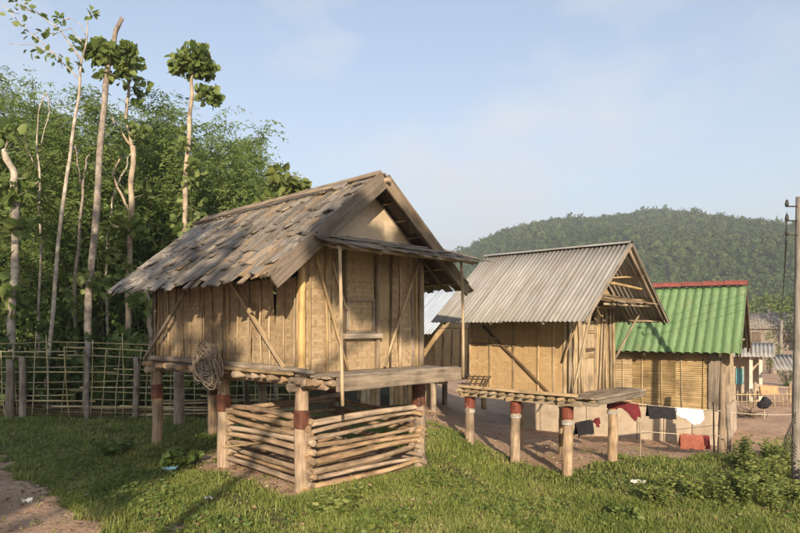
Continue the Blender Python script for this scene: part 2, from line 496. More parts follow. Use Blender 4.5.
MAT['bark_grey'] = blotch('grey_bark', [(0.10, 0.083, 0.068), (0.23, 0.195, 0.165), (0.36, 0.315, 0.27)], 7, 0.92, 0.7)
MAT['bark_orange'] = blotch('orange_bark', [(0.13, 0.10, 0.075), (0.31, 0.25, 0.185), (0.44, 0.37, 0.28)], 3.5, 0.9, 0.5)
MAT['turquoise'] = blotch('turquoise_paint', [(0.10, 0.32, 0.36), (0.17, 0.42, 0.46)], 6, 0.6, 0.1)
MAT['whitewash'] = blotch('whitewash', [(0.45, 0.40, 0.33), (0.62, 0.57, 0.49)], 5, 0.85, 0.1)
MAT['litterblue'] = blotch('blue_wrapper', [(0.12, 0.30, 0.42), (0.35, 0.55, 0.62)], 20, 0.5, 0.2)
MAT['litterwhite'] = blotch('white_wrapper', [(0.34, 0.34, 0.32), (0.46, 0.46, 0.44)], 20, 0.6, 0.2)

def corr(name, cols, rust=None, metal=0.0, rough=0.55, scale=1.6, streak=(9, 0.7, 9), vary=0.08):
    m, nt, b, N, L = nodes_of(name)
    t = N('ShaderNodeTexCoord'); oi = N('ShaderNodeObjectInfo')
    ad = N('ShaderNodeVectorMath'); L(t.outputs['Object'], ad.inputs[0]); L(oi.outputs['Random'], ad.inputs[1])
    mpn = N('ShaderNodeMapping'); mpn.inputs['Scale'].default_value = streak; L(ad.outputs[0], mpn.inputs['Vector'])
    n1 = N('ShaderNodeTexNoise'); n1.inputs['Scale'].default_value = scale; n1.inputs['Detail'].default_value = 7; n1.inputs['Roughness'].default_value = 0.65
    L(mpn.outputs[0], n1.inputs['Vector'])
    rp = ramp(nt, cols, [0.3 + 0.4 * i / (len(cols) - 1) for i in range(len(cols))]); L(n1.outputs['Fac'], rp.inputs['Fac'])
    n2 = N('ShaderNodeTexNoise'); n2.inputs['Scale'].default_value = 2.6; n2.inputs['Detail'].default_value = 7
    L(ad.outputs[0], n2.inputs['Vector'])
    r2 = ramp(nt, [(0,) * 3, (0.8,) * 3], [0.52, 0.75]); L(n2.outputs['Fac'], r2.inputs['Fac'])
    mx = N('ShaderNodeMix'); mx.data_type = 'RGBA'; L(r2.outputs[0], mx.inputs['Factor']); L(rp.outputs[0], mx.inputs['A'])
    mx.inputs['B'].default_value = (*(rust or cols[0]), 1)
    hs = N('ShaderNodeHueSaturation'); mr = N('ShaderNodeMapRange'); mr.inputs['To Min'].default_value = 1 - vary; mr.inputs['To Max'].default_value = 1 + vary
    L(oi.outputs['Random'], mr.inputs['Value']); L(mr.outputs[0], hs.inputs['Value']); L(mx.outputs['Result'], hs.inputs['Color'])
    L(hs.outputs[0], b.inputs['Base Color'])
    b.inputs['Roughness'].default_value = rough; b.inputs['Metallic'].default_value = metal
    b.inputs['Specular IOR Level'].default_value = 0.3
    return m
MAT['fibre'] = corr('weathered_fibre_cement', [(0.17, 0.163, 0.152), (0.255, 0.245, 0.23), (0.33, 0.318, 0.30)], rust=(0.205, 0.18, 0.15), rough=0.85)
MAT['tin'] = corr('zinc_sheet', [(0.27, 0.32, 0.39), (0.34, 0.39, 0.46), (0.41, 0.46, 0.52)], rust=(0.30, 0.33, 0.38), rough=0.5, metal=0.15)
MAT['green_tile'] = corr('green_roof_sheet', [(0.072, 0.14, 0.056), (0.105, 0.188, 0.08), (0.15, 0.23, 0.11)], rust=(0.13, 0.165, 0.085), rough=0.6)
MAT['red_tile'] = corr('red_ridge_tile', [(0.15, 0.042, 0.032), (0.20, 0.06, 0.045), (0.25, 0.085, 0.065)], rust=(0.13, 0.055, 0.042), rough=0.65)

MAT['leaf_bamboo'] = leafmat('bamboo_leaf', [(0.066, 0.110, 0.026), (0.125, 0.185, 0.048), (0.215, 0.27, 0.088)], trans=0.45, patch=0.9, pscale=0.7)
MAT['leaf_dark'] = leafmat('forest_leaf', [(0.038, 0.066, 0.017), (0.072, 0.112, 0.028), (0.12, 0.16, 0.044)])
MAT['leaf_big'] = leafmat('broad_leaf', [(0.075, 0.118, 0.028), (0.135, 0.19, 0.05), (0.23, 0.275, 0.09)], trans=0.42, rough=0.5)
MAT['leaf_light'] = leafmat('yellow_green_leaf', [(0.085, 0.115, 0.026), (0.14, 0.175, 0.042), (0.20, 0.22, 0.06)])
MAT['grass'] = leafmat('grass_blade', [(0.085, 0.122, 0.024), (0.152, 0.202, 0.043), (0.23, 0.262, 0.066), (0.37, 0.33, 0.15)], trans=0.3, patch=0.7, pscale=1.4)
MAT['weed'] = leafmat('weed_leaf', [(0.06, 0.10, 0.023), (0.11, 0.16, 0.038), (0.17, 0.205, 0.055)])
MAT['weed2'] = leafmat('bank_weed_leaf', [(0.085, 0.12, 0.027), (0.15, 0.185, 0.045), (0.23, 0.245, 0.07)])
MAT['hillleaf'] = blotch('hill_canopy', [(0.022, 0.042, 0.012), (0.055, 0.085, 0.024), (0.10, 0.13, 0.042)], 0.35, 0.9, 0.8, dist=0.6)

# ------------------------------------------------------------------ ground
def ground_mat():
    m, nt, b, N, L = nodes_of('ground_soil_and_turf')
    t = N('ShaderNodeTexCoord')
    a = N('ShaderNodeAttribute'); a.attribute_name = 'dirt'
    a2 = N('ShaderNodeAttribute'); a2.attribute_name = 'litter'
    def noise(s, d=6, r=0.6):
        n = N('ShaderNodeTexNoise'); n.inputs['Scale'].default_value = s; n.inputs['Detail'].default_value = d; n.inputs['Roughness'].default_value = r
        L(t.outputs['Object'], n.inputs['Vector']); return n
    n1 = noise(1.3); n2 = noise(9, 8, 0.7); n3 = noise(40, 4)
    rd = ramp(nt, [(0.35, 0.225, 0.15), (0.45, 0.305, 0.212), (0.53, 0.375, 0.27)], [0.3, 0.5, 0.72]); L(n1.outputs['Fac'], rd.inputs['Fac'])
    rs = ramp(nt, [(0.68,) * 3, (1.06,) * 3], [0.35, 0.6]); L(n2.outputs['Fac'], rs.inputs['Fac'])
    dm = N('ShaderNodeMix'); dm.data_type = 'RGBA'; dm.blend_type = 'MULTIPLY'; dm.inputs['Factor'].default_value = 0.8
    L(rd.outputs[0], dm.inputs['A']); L(rs.outputs[0], dm.inputs['B'])
    rg = ramp(nt, [(0.05, 0.055, 0.02), (0.085, 0.095, 0.032), (0.16, 0.13, 0.07)], [0.35, 0.5, 0.68]); L(n2.outputs['Fac'], rg.inputs['Fac'])
    rl = ramp(nt, [(0.03, 0.026, 0.014), (0.075, 0.058, 0.032), (0.12, 0.095, 0.055)], [0.35, 0.5, 0.68]); L(n2.outputs['Fac'], rl.inputs['Fac'])
    m1 = N('ShaderNodeMix'); m1.data_type = 'RGBA'; L(a2.outputs['Fac'], m1.inputs['Factor']); L(rg.outputs[0], m1.inputs['A']); L(rl.outputs[0], m1.inputs['B'])
    m2 = N('ShaderNodeMix'); m2.data_type = 'RGBA'; L(m1.outputs['Result'], m2.inputs['A']); L(dm.outputs['Result'], m2.inputs['B'])
    ed = N('ShaderNodeMath'); ed.operation = 'ADD'; L(a.outputs['Fac'], ed.inputs[0])
    e2 = N('ShaderNodeMath'); e2.operation = 'MULTIPLY_ADD'; L(n2.outputs['Fac'], e2.inputs[0]); e2.inputs[1].default_value = 0.9; e2.inputs[2].default_value = -0.45
    L(e2.outputs[0], ed.inputs[1])
    rr = ramp(nt, [(0,) * 3, (1,) * 3], [0.35, 0.65]); L(ed.outputs[0], rr.inputs['Fac']); L(rr.outputs[0], m2.inputs['Factor'])
    L(m2.outputs['Result'], b.inputs['Base Color'])
    b.inputs['Roughness'].default_value = 0.95; b.inputs['Specular IOR Level'].default_value = 0.15
    bp = N('ShaderNodeBump'); bp.inputs['Strength'].default_value = 0.7; bp.inputs['Distance'].default_value = 0.05
    s = N('ShaderNodeMath'); L(n2.outputs['Fac'], s.inputs[0]); L(n3.outputs['Fac'], s.inputs[1]); L(s.outputs[0], bp.inputs['Height'])
    L(bp.outputs[0], b.inputs['Normal'])
    return m

gx = np.concatenate([-np.geomspace(3000, 16, 40), np.arange(-15.8, 16, 0.16), np.geomspace(16.2, 3000, 40)])
gy = np.concatenate([-np.geomspace(600, 8, 24), np.arange(-7.5, 4, 0.5), np.arange(4, 26, 0.16), np.geomspace(26.3, 4000, 46)])
GX, GY = np.meshgrid(gx, gy)
GZ = gz(GX, GY)
V = np.stack([GX.ravel(), GY.ravel(), GZ.ravel()], 1)
nx, ny = len(gx), len(gy)
I = (np.arange(ny - 1)[:, None] * nx + np.arange(nx - 1)[None, :]).ravel()
gme = npmesh('ground', V, np.stack([I, I + 1, I + nx + 1, I + nx], 1), True)
at1 = gme.attributes.new('dirt', 'FLOAT', 'POINT'); at1.data.foreach_set('value', dirt(GX, GY).ravel().astype(np.float32))
at2 = gme.attributes.new('litter', 'FLOAT', 'POINT'); at2.data.foreach_set('value', litter(GX, GY).ravel().astype(np.float32))
set_props(link('ground', gme, ground_mat()), kind='structure')

# ------------------------------------------------------------------ leaves
def unit(a):
    return a / np.maximum(np.linalg.norm(a, axis=1, keepdims=True), 1e-9)

def leaves(P, D, Nn, Ls, Ws, broad=False, droop=0.15):
    """P base points, D directions, Nn rough normals, Ls lengths, Ws widths -> V, F(tri)"""
    n = len(P)
    D = unit(D); S = unit(np.cross(D, Nn)); U = np.cross(S, D)
    Ls = Ls[:, None]; Ws = Ws[:, None]
    if not broad:
        a = P; l = P + D * Ls * .45 + S * Ws * .5 + U * Ws * .15; t = P + D * Ls - U * Ls * droop; r = P + D * Ls * .45 - S * Ws * .5 + U * Ws * .15
        V = np.stack([a, l, t, r], 1).reshape(-1, 3)
        o = np.arange(n)[:, None] * 4
        F = np.concatenate([o + [[0, 2, 1]], o + [[0, 3, 2]]])
    else:
        a = P
        l1 = P + D * Ls * .30 + S * Ws * .48 + U * Ws * .12
        l2 = P + D * Ls * .70 + S * Ws * .36 + U * (Ws * .10 - Ls * droop * .4)
        t = P + D * Ls - U * Ls * droop
        r2 = P + D * Ls * .70 - S * Ws * .36 + U * (Ws * .10 - Ls * droop * .4)
        r1 = P + D * Ls * .30 - S * Ws * .48 + U * Ws * .12
        V = np.stack([a, l1, l2, t, r2, r1], 1).reshape(-1, 3)
        o = np.arange(n)[:, None] * 6
        F = np.concatenate([o + [[0, 2, 1]], o + [[0, 3, 2]], o + [[0, 4, 3]], o + [[0, 5, 4]]])
    return V, F

def blob_leaves(center, rad, n, L, W, broad=True, up=0.6, shell=0.55, rg=None, clumps=None):
    """leaves spread in clumps through an ellipsoid"""
    rg = rg or nrg
    center = np.asarray(center, float); rad = np.asarray(rad, float)
    k = clumps or max(4, n // 25)
    c = unit(rg.normal(size=(k, 3))) * (shell + (1 - shell) * rg.random((k, 1)))
    w = rg.integers(0, k, n)
    q = c[w] + rg.normal(size=(n, 3)) * (0.9 / k ** 0.33) * 0.5
    ql = np.linalg.norm(q, axis=1, keepdims=True); q = q * np.minimum(1, 1.02 / np.maximum(ql, 1e-6))
    P = center + q * rad
    D = unit(q * rad + rg.normal(size=(n, 3)) * 0.7 * rad.mean()) + np.array([0, 0, -0.25])
    Nn = rg.normal(size=(n, 3)) * 0.55 + np.array([0, 0, up])
    s = rg.uniform(0.65, 1.2, n)
    return leaves(P, D, Nn, L * s, W * s, broad)

def merge(parts):
    o = 0; Vs = []; Fs = []
    for v, f in parts:
        Vs.append(v); Fs.append(f + o); o += len(v)
    return np.concatenate(Vs), np.concatenate(Fs)

# ------------------------------------------------------------------ granary with a shake roof (local x = width, y = back along the ridge)
def shake_meshes():
    out = []
    for k in range(10):
        segs = 4
        L, W, T = 0.50, 1.0, 0.019
        v = []; f = []
        curl = rng.uniform(-0.012, 0.03); tw = rng.uniform(-0.01, 0.01)
        for i in range(segs + 1):
            t = i / segs
            zz = curl * (t - .2) ** 2 * 2
            w0 = -0.5 * (0.93 + 0.09 * rng.random()); w1 = 0.5 * (0.93 + 0.09 * rng.random())
            e0 = rng.uniform(-.03, .03) if i == segs else 0; e1 = rng.uniform(-.03, .03) if i == segs else 0
            tt = T * (1.0 - .2 * rng.random())
            v += [(t * L + e0, w0, zz - tw * t), (t * L + e1, w1, zz + tw * t), (t * L + e1, w1, zz + tw * t + tt), (t * L + e0, w0, zz - tw * t + tt)]
        for i in range(segs):
            a = i * 4
            for j in range(4):
                j2 = (j + 1) % 4
                f.append((a + j2, a + j, a + 4 + j, a + 4 + j2))
        f.append((0, 1, 2, 3)); f.append((segs * 4 + 3, segs * 4 + 2, segs * 4 + 1, segs * 4))
        out.append((v, f))
    return out
SHK = shake_meshes()
SHK_ME = {}
for mn in ('shake', 'shake_tan'):
    SHK_ME[mn] = []
    for v, f in SHK:
        me = pymesh('shake', v, f); me.materials.append(MAT[mn]); SHK_ME[mn].append(me)

def sq(n_side, h, rnd):
    """rounded square outline, half side h"""
    out = []
    for k in range(16):
        an = 2 * math.pi * (k + .5) / 16
        c, s_ = math.cos(an), math.sin(an)
        m = 1 / max(abs(c), abs(s_)) * (1 - rnd * (abs(abs(c) - abs(s_)) < .45))
        out.append((c * m * h, s_ * m * h))
    return out

def build_post(parent, x, y, ztop, r, zb, band=(0.70, 1.0), bandmat='band_dark', grey=None, mat='concrete'):
    M, L = frame((x, y, zb - 0.15), (x + rng.uniform(-.012, .012), y + rng.uniform(-.012, .012), ztop))
    me = sweep_mesh('post', sq(4, r, .12), L, 12, 1.05, 0.96, 0.012, 0.0045, smooth=True)
    o = link('post', me, MAT[mat], parent, M)
    def ring(nm, z0, z1, rr, mt):
        x0 = z0 - (zb - .15); W = z1 - z0
        v = []; f = []; pr = sq(4, rr, .10); k = len(pr)
        skew = rng.uniform(-.012, .012)
        for i, (t, e) in enumerate(((0, 0), (.06, .004), (.5, .002), (.94, .005), (1, 0))):
            for (py, pz) in pr:
                q = 1 + e / rr
                v.append((x0 + W * t + skew * py / rr + rng.uniform(-.004, .004), py * q, pz * q))
        for i in range(4):
            for a in range(k):
                f.append((i * k + a, i * k + (a + 1) % k, (i + 1) * k + (a + 1) % k, (i + 1) * k + a))
        f.append(tuple(range(k - 1, -1, -1))); f.append(tuple(4 * k + a for a in range(k)))
        me = pymesh(nm, v, f, False); me.materials.append(mt)
        link(nm, me, None, o)
    if band: ring('metal_band', band[0] + rng.uniform(-.02, .02), band[1] + rng.uniform(-.02, .02), r + .006, MAT[bandmat])
    if grey: ring('metal_band', grey[0], grey[1], r + .004, MAT['band_grey'])
    return o

G1 = Vector((-1.115, 7.0, 0.0))
a1 = math.atan2(.704, .71)
gr1 = thing('granary', 'large raised granary with grey wooden shake roof and woven bamboo walls', 'granary', G1, a1)
W1, L1, F1 = 1.95, 3.95, 1.34          # width, length, floor height
def zw1(x, y):                         # ground under granary one, in its own frame
    p = Matrix.Rotation(a1, 3, 'Z') @ Vector((x, y, 0)) + G1
    return g(p.x, p.y)
for (x, y) in ((0, 0), (0, 1.78), (0, 3.9), (1.93, 0), (1.93, 1.85), (1.93, 3.9), (0.97, 3.9)):
    build_post(gr1, x, y, F1 - 0.13, 0.077, zw1(x, y), (0.74, 0.95) if x < 1 else (0.82, 1.2), 'band_dark')
# bearers, joist logs, floor, sills
for y in (0.0, 1.78, 3.9):
    pole(gr1, 'bearer', (-0.18, y, F1 - 0.14), (2.1, y, F1 - 0.14), 0.055, 0.05, MAT['log'], 0.01, 0.004)
for x in (0.0, 1.93):
    pole(gr1, 'bearer', (x, -0.45, F1 - 0.10), (x, 4.1, F1 - 0.10), 0.05, 0.045, MAT['log'], 0.012, 0.004)
ys = np.linspace(-0.05, 4.0, 22)
for i, y in enumerate(ys):
    r = rng.uniform(0.028, 0.044)
    pole(gr1, 'floor_joist', (-rng.uniform(.12, .26), y + rng.uniform(-.03, .03), F1 - 0.045 + rng.uniform(-.012, .004)), (2.05, y, F1 - 0.045), r, r * .85, MAT['log'], 0.008, 0.004)
for i in range(14):
    x = 0.03 + i * 0.146
    plank(gr1, 'floor_board', (x, 0.0, F1 + 0.0), (x, 4.02, F1 + 0.0), 0.14, 0.022, MAT['oldwood'])
plank(gr1, 'sill', (-0.07, -0.06, F1 + 0.045), (-0.07, 4.08, F1 + 0.045), 0.10, 0.07, MAT['oldwood'], bend=0.012, segs=8)
plank(gr1, 'sill', (-0.17, -0.02, F1 + 0.020), (-0.16, 2.2, F1 + 0.025), 0.085, 0.04, MAT['stick'], bend=0.012, segs=8)
plank(gr1, 'sill', (-0.13, 0.25, F1 + 0.055), (-0.12, -0.33, F1 + 0.05), 0.09, 0.035, MAT['oldwood'], bend=0.012, segs=4)
# porch
for i in range(6):
    y = -0.045 - i * 0.095
    plank(gr1, 'porch_board', (-0.03 - rng.uniform(0, .1), y, F1 - 0.005 + rng.uniform(-.004, .006)), (2.02 + rng.uniform(-.03, .06), y, F1 - 0.005), 0.088, 0.026, MAT['oldwood'], segs=6, bend=.004)
plank(gr1, 'porch_beam', (0.02, -0.615, F1 - 0.075), (2.06, -0.615, F1 - 0.075), 0.055, 0.165, MAT['oldwood'], segs=8, bend=0.006)
plank(gr1, 'porch_board', (-0.05, -0.60, F1 + 0.018), (2.0, -0.60, F1 + 0.02), 0.075, 0.02, MAT['oldwood'], segs=6, bend=.006)
for x in (0.0, 0.65, 1.3, 1.93):
    pole(gr1, 'porch_joist', (x, 0.25, F1 - 0.065), (x, -0.58, F1 - 0.065), 0.04, 0.036, MAT['log'], 0.004, 0.003)
for k in range(5):   # rough log ends at the porch corner
    pole(gr1, 'floor_joist', (-0.20 + k * .02, -0.05 - k * 0.085, F1 - 0.065 + rng.uniform(-.02, .02)), (0.35, -0.04 - k * 0.085, F1 - 0.06), rng.uniform(.03, .045), None, MAT['log'], .006, .005)
# roof geometry
RX, RZ, EX, EZ = 0.97, 3.72, -0.60, 2.44
RY0, RY1 = -0.315, 4.14
slope = Vector((EX - RX, 0, EZ - RZ)); SL = slope.length; sd = slope / SL
nrm = Vector((-(EZ - RZ), 0, EX - RX)).normalized()
if nrm.z < 0: nrm = -nrm
# walls: left side in panels between battens
WT = 1.33                               # wall top above the floor at the side wall
cuts = [0.0, 0.55, 1.1, 1.75, 2.35, 2.95, 3.45, L1]
for i in range(len(cuts) - 1):
    panel(gr1, 'woven_panel', (0.0, cuts[i + 1] - .004, F1 + 0.01), (0.0, cuts[i] + .004, F1 + 0.01), 1.10, 0.014, MAT['weave'], 0.013)
for i in range(len(cuts) - 1):
    panel(gr1, 'woven_panel', (W1, cuts[i] + .004, F1 + 0.01), (W1, cuts[i + 1] - .004, F1 + 0.01), 1.10, 0.014, MAT['weave'], 0.008, 4, 4)
for i in range(3):
    panel(gr1, 'woven_panel', (W1 - i * .65 - .005, L1, F1 + 0.01), (W1 - (i + 1) * .65 + .005, L1, F1 + 0.01), 1.45, 0.014, MAT['weave'], 0.008, 4, 4)
fc = [0.0, 0.42, 0.62, 1.12, 1.52, W1]
for i in range(5):
    if i == 2: continue
    panel(gr1, 'woven_panel', (fc[i] + .004, 0.0, F1 + 0.01), (fc[i + 1] - .004, 0.0, F1 + 0.01), 1.58, 0.014, MAT['weave'], 0.011)
# battens on the left wall
for y in (0.02, 0.10, 0.33, 0.62, 0.80, 1.12, 1.36, 1.62, 1.78, 2.02, 2.30, 2.44, 2.72, 3.0, 3.14, 3.42, 3.62, 3.80, 3.94):
    r = rng.uniform(0.010, 0.020)
    pole(gr1, 'batten', (-0.030, y, F1 + 0.07), (-0.028, y + rng.uniform(-.06, .06), F1 + 1.12), r, r * rng.uniform(.7, 1), MAT['stick'], 0.014, 0.001, n=6)
pole(gr1, 'corner_post', (-0.012, -0.012, F1), (-0.012, -0.012, F1 + 1.25), 0.046, 0.044, MAT['bamboo'], bamboo=True, n=10)
pole(gr1, 'corner_post', (0.0, L1 + .01, F1), (0.0, L1 + .01, F1 + 1.15), 0.046, 0.044, MAT['darkwood'])
pole(gr1, 'corner_post', (W1 - .01, -0.03, F1), (W1 - .01, -0.03, F1 + 1.5), 0.045, 0.042, MAT['oldwood'])
pole(gr1, 'corner_post', (W1 + .02, L1, F1), (W1 + .02, L1, F1 + 1.15), 0.045, 0.042, MAT['oldwood'])
# braces outside the left wall, sill up to the eave
plank(gr1, 'brace', (-0.14, 4.05, F1 + 0.02), (-0.17, 2.55, EZ - 0.08), 0.05, 0.045, MAT['oldwood'], up=(1, 0, 0))
plank(gr1, 'brace', (-0.15, 0.12, F1 + 0.07), (-0.10, 1.42, F1 + 1.12), 0.05, 0.04, MAT['stick'], up=(1, 0, 0))
# front wall sticks, door
for (x, r, m) in ((0.085, .013, 'stick'), (0.34, .018, 'stick'), (1.15, .02, 'oldwood'), (1.36, .015, 'darkwood'), (1.54, .017, 'stick'), (1.78, .022, 'oldwood'), (1.86, .022, 'stick')):
    pole(gr1, 'batten', (x, -0.034, F1), (x + rng.uniform(-.03, .03), -0.03, F1 + 1.55), r, r * .9, MAT[m], 0.008, 0.001, n=6)
pole(gr1, 'brace', (0.12, -0.075, F1 + 1.42), (0.60, -0.10, F1 + 0.02), 0.018, 0.016, MAT['stick'], 0.01)
pole(gr1, 'brace', (0.40, -0.06, F1 + 1.30), (0.62, -0.05, F1 + 0.75), 0.014, 0.013, MAT['stick'], 0.01)
pole(gr1, 'brace', (1.80, -0.14, F1 + 1.40), (1.20, -0.10, F1 + 0.03), 0.020, 0.018, MAT['stick'], 0.012)
for x in (0.60, 1.14):
    plank(gr1, 'door_post', (x, -0.022, F1 + 0.01), (x, -0.022, F1 + 1.58), 0.05, 0.04, MAT['darkwood'] if x < 1 else MAT['oldwood'], up=(0, 1, 0))
door = panel(gr1, 'door', (0.63, 0.005, F1 + 0.46), (1.11, 0.005, F1 + 0.46), 0.42, 0.02, MAT['weave'], 0.002, 4, 4)
def sub(o, name, a, b, w, t, mat, up):
    """plank given in the thing's frame, hung on part o"""
    p = plank(None, name, a, b, w, t, mat, up)
    return hang(p, o)
sub(door, 'door_rail', (0.64, -0.02, F1 + 0.87), (1.10, -0.02, F1 + 0.87), 0.035, 0.022, MAT['oldwood'], (0, 1, 0))
sub(door, 'door_rail', (0.64, -0.02, F1 + 0.475), (1.10, -0.02, F1 + 0.475), 0.035, 0.022, MAT['oldwood'], (0, 1, 0))
sub(door, 'door_stile', (0.66, -0.02, F1 + 0.50), (0.66, -0.02, F1 + 0.85), 0.035, 0.022, MAT['oldwood'], (0, 1, 0))
sub(door, 'door_stile', (1.08, -0.02, F1 + 0.50), (1.08, -0.02, F1 + 0.85), 0.035, 0.022, MAT['oldwood'], (0, 1, 0))
plank(gr1, 'door_ledge', (0.57, -0.06, F1 + 0.425), (1.17, -0.06, F1 + 0.425), 0.07, 0.07, MAT['oldwood'])
panel(gr1, 'woven_panel', (0.63, 0.0, F1 + 0.01), (1.11, 0.0, F1 + 0.01), 0.40, 0.014, MAT['weave'], 0.003, 4, 4)
panel(gr1, 'woven_panel', (0.63, 0.008, F1 + 0.885), (1.11, 0.008, F1 + 0.885), 0.70, 0.014, MAT['weave'], 0.003, 4, 4)
# gable infill
def roof_z(x): return RZ - abs(x - RX) * (RZ - EZ) / (RX - EX)
gz0 = F1 + 1.60
xa = RX - (roof_z(RX) - .10 - gz0) * (RX - EX) / (RZ - EZ)
o = prism(gr1, 'gable_panel', [(xa, 0, gz0), (2 * RX - xa, 0, gz0), (RX, 0, RZ - .10)], (0, 0.012, 0), MAT['weave_pale'])
prism(gr1, 'gable_panel', [(xa - .2, L1, gz0 - .14), (2 * RX - xa + .2, L1, gz0 - .14), (RX, L1, RZ - .10)], (0, 0.012, 0), MAT['weave'])
plank(gr1, 'tie_beam', (0.1, -0.03, gz0 - .02), (1.85, -0.03, gz0 - .02), 0.05, 0.06, MAT['oldwood'])
# rafters, laths
for sgn in (-1, 1):
    def S(t, y, h=0.0):               # point on a slope, t metres down from the ridge, h above
        return Vector((RX + sgn * (-sd.x) * t, y, RZ + sd.z * t)) + Vector((-sgn * nrm.x * -1 if False else (sgn * abs(nrm.x)), 0, nrm.z)) * h
    for y in (RY0 + .06, 0.02, 0.8, 1.6, 2.4, 3.2, L1, RY1 - .05):
        pole(gr1, 'rafter', S(0.02, y, -.06), S(SL - .03, y, -.06), 0.026, 0.022, MAT['oldwood'], 0.006, n=6, segs=3)
    for k in range(7):
        t = 0.10 + k * (SL - 0.18) / 6
        pole(gr1, 'lath', S(t, RY0 + .03, -.026), S(t, RY1 - .03, -.026), 0.013, 0.012, MAT['stick'], 0.006, n=6, segs=6)
pole(gr1, 'ridge_pole', (RX, RY0 - 0.12, RZ - .075), (RX, RY1 + .03, RZ - .075), 0.032, 0.03, MAT['oldwood'], 0.006)
def slab(parent, sgn, mat, t0, t1, y0, y1, h, th, name='roof'):
    def P(t, y, hh): return (RX + sgn * abs(sd.x) * t + sgn * abs(nrm.x) * hh, y, RZ + sd.z * t + nrm.z * hh)
    pts = [P(t0, y0, h), P(t1, y0, h), P(t1, y1, h), P(t0, y1, h)]
    return prism(parent, name, pts, (sgn * abs(nrm.x) * th, 0, nrm.z * th), mat)
roof = slab(gr1, -1, MAT['darkwood'], 0.0, SL - .06, RY0 + .02, RY1 - .02, -0.010, 0.008)
roof2 = slab(gr1, 1, MAT['darkwood'], 0.0, SL - .06, RY0 + .02, RY1 - .02, -0.010, 0.008)
def shakes(rf, sgn, rows, per, n_own):
    items = []
    ex = (SL + 0.02) / rows
    X = Vector((sgn * abs(sd.x), 0, sd.z)); Zv = Vector((sgn * abs(nrm.x), 0, nrm.z)); Yv = Zv.cross(X)
    B = Matrix((X, Yv, Zv)).transposed().to_4x4()
    for r_ in range(rows):
        y = RY0 - 0.02
        base_t = r_ * ex - 0.10
        ws = [rng.uniform(.55, 1.5) for _ in range(per)]
        tot = sum(ws); ws = [w * (RY1 - RY0 + .05) / tot for w in ws]
        for i, w in enumerate(ws):
            yc = y + w / 2; y += w
            # the shakes near the front lower corner lie askew
            front = max(0, 1 - (yc - RY0) / 1.3) * max(0, (r_ - 2) / (rows - 3))
            ang = rng.gauss(0, R(3.4)) + front * rng.uniform(R(2), R(13))
            t0 = max(base_t + .035 * math.sin(yc * 2.7 + r_ * 2) + rng.uniform(-.06, .06), 0.0 if r_ == 0 else -1)
            tilt = R(1.6) + rng.uniform(-.016, .016) - (rng.random() < .10) * rng.uniform(.02, .06)
            Ls = (ex + 0.16 + rng.uniform(0, .06)) / 0.5
            if r_ == 0: Ls = (ex + .03) / .5
            h0 = 0.006 + 0.006 * (i % 2) + rng.uniform(0, .009)
            pos = Vector((RX, yc, RZ)) + X * t0 + Zv * h0
            M = Matrix.Translation(pos) @ B @ Matrix.Rotation(ang * (-sgn), 4, 'Z') @ Matrix.Rotation(tilt, 4, 'Y') @ Matrix.Diagonal((Ls, w * 1.10, 1, 1))
            mn = 'shake_tan' if rng.random() < (0.08 + 0.5 * front + (0.3 if r_ <= 1 else 0)) else 'shake'
            items.append((yc, M, mn))
    items.sort(key=lambda q: q[0])
    for (_, M, mn) in items[:n_own]:
        link('shake', rng.choice(SHK_ME[mn]), None, rf, M)
    bag_v, bag_f = [], []
    for (_, M, mn) in items[n_own:]:
        v, f = rng.choice(SHK); o_ = len(bag_v)
        bag_v += [M @ Vector(p) for p in v]; bag_f += [tuple(q + o_ for q in ff) for ff in f]
    if bag_v:
        o = link('shake_cover', pymesh('shake_cover', bag_v, bag_f), MAT['shake'], rf); o['kind'] = 'stuff'
shakes(roof, -1, 10, 40, 300)
shakes(roof2, 1, 9, 36, 0)
# ridge boards
def Sl(t, y, h): return Vector((RX - abs(sd.x) * t - abs(nrm.x) * h, y, RZ + sd.z * t + nrm.z * h))
nl = Vector((-abs(nrm.x), 0, nrm.z))
plank(gr1, 'ridge_board', Sl(0.14, RY0 + .55, 0.050), Sl(0.16, RY1 + .02, 0.045), 0.13, 0.022, MAT['shake'], up=nl, segs=10, bend=.01)
plank(gr1, 'ridge_board', Sl(0.05, RY0 + .0, 0.055), Sl(0.05, RY1 + .0, 0.05), 0.11, 0.018, MAT['oldwood'], up=nl, segs=10, bend=.01)
pole(gr1, 'ridge_pole', Sl(0.21, RY0 + .7, 0.085), Sl(0.23, RY1 + .05, 0.07), 0.016, 0.02, MAT['oldwood'], 0.015)
# barge boards
for sgn in (-1, 1):
    a = Vector((RX + sgn * 0.012, RY0 - .035, RZ - .055)); b = Vector((RX + sgn * abs(sd.x) * (SL + .03), RY0 - .035, RZ + sd.z * (SL + .03) - .06))
    plank(gr1, 'barge_board', a, b, 0.03, 0.20 if sgn < 0 else 0.16, MAT['barge'], up=(sgn * abs(nrm.x), 0, nrm.z), segs=6)
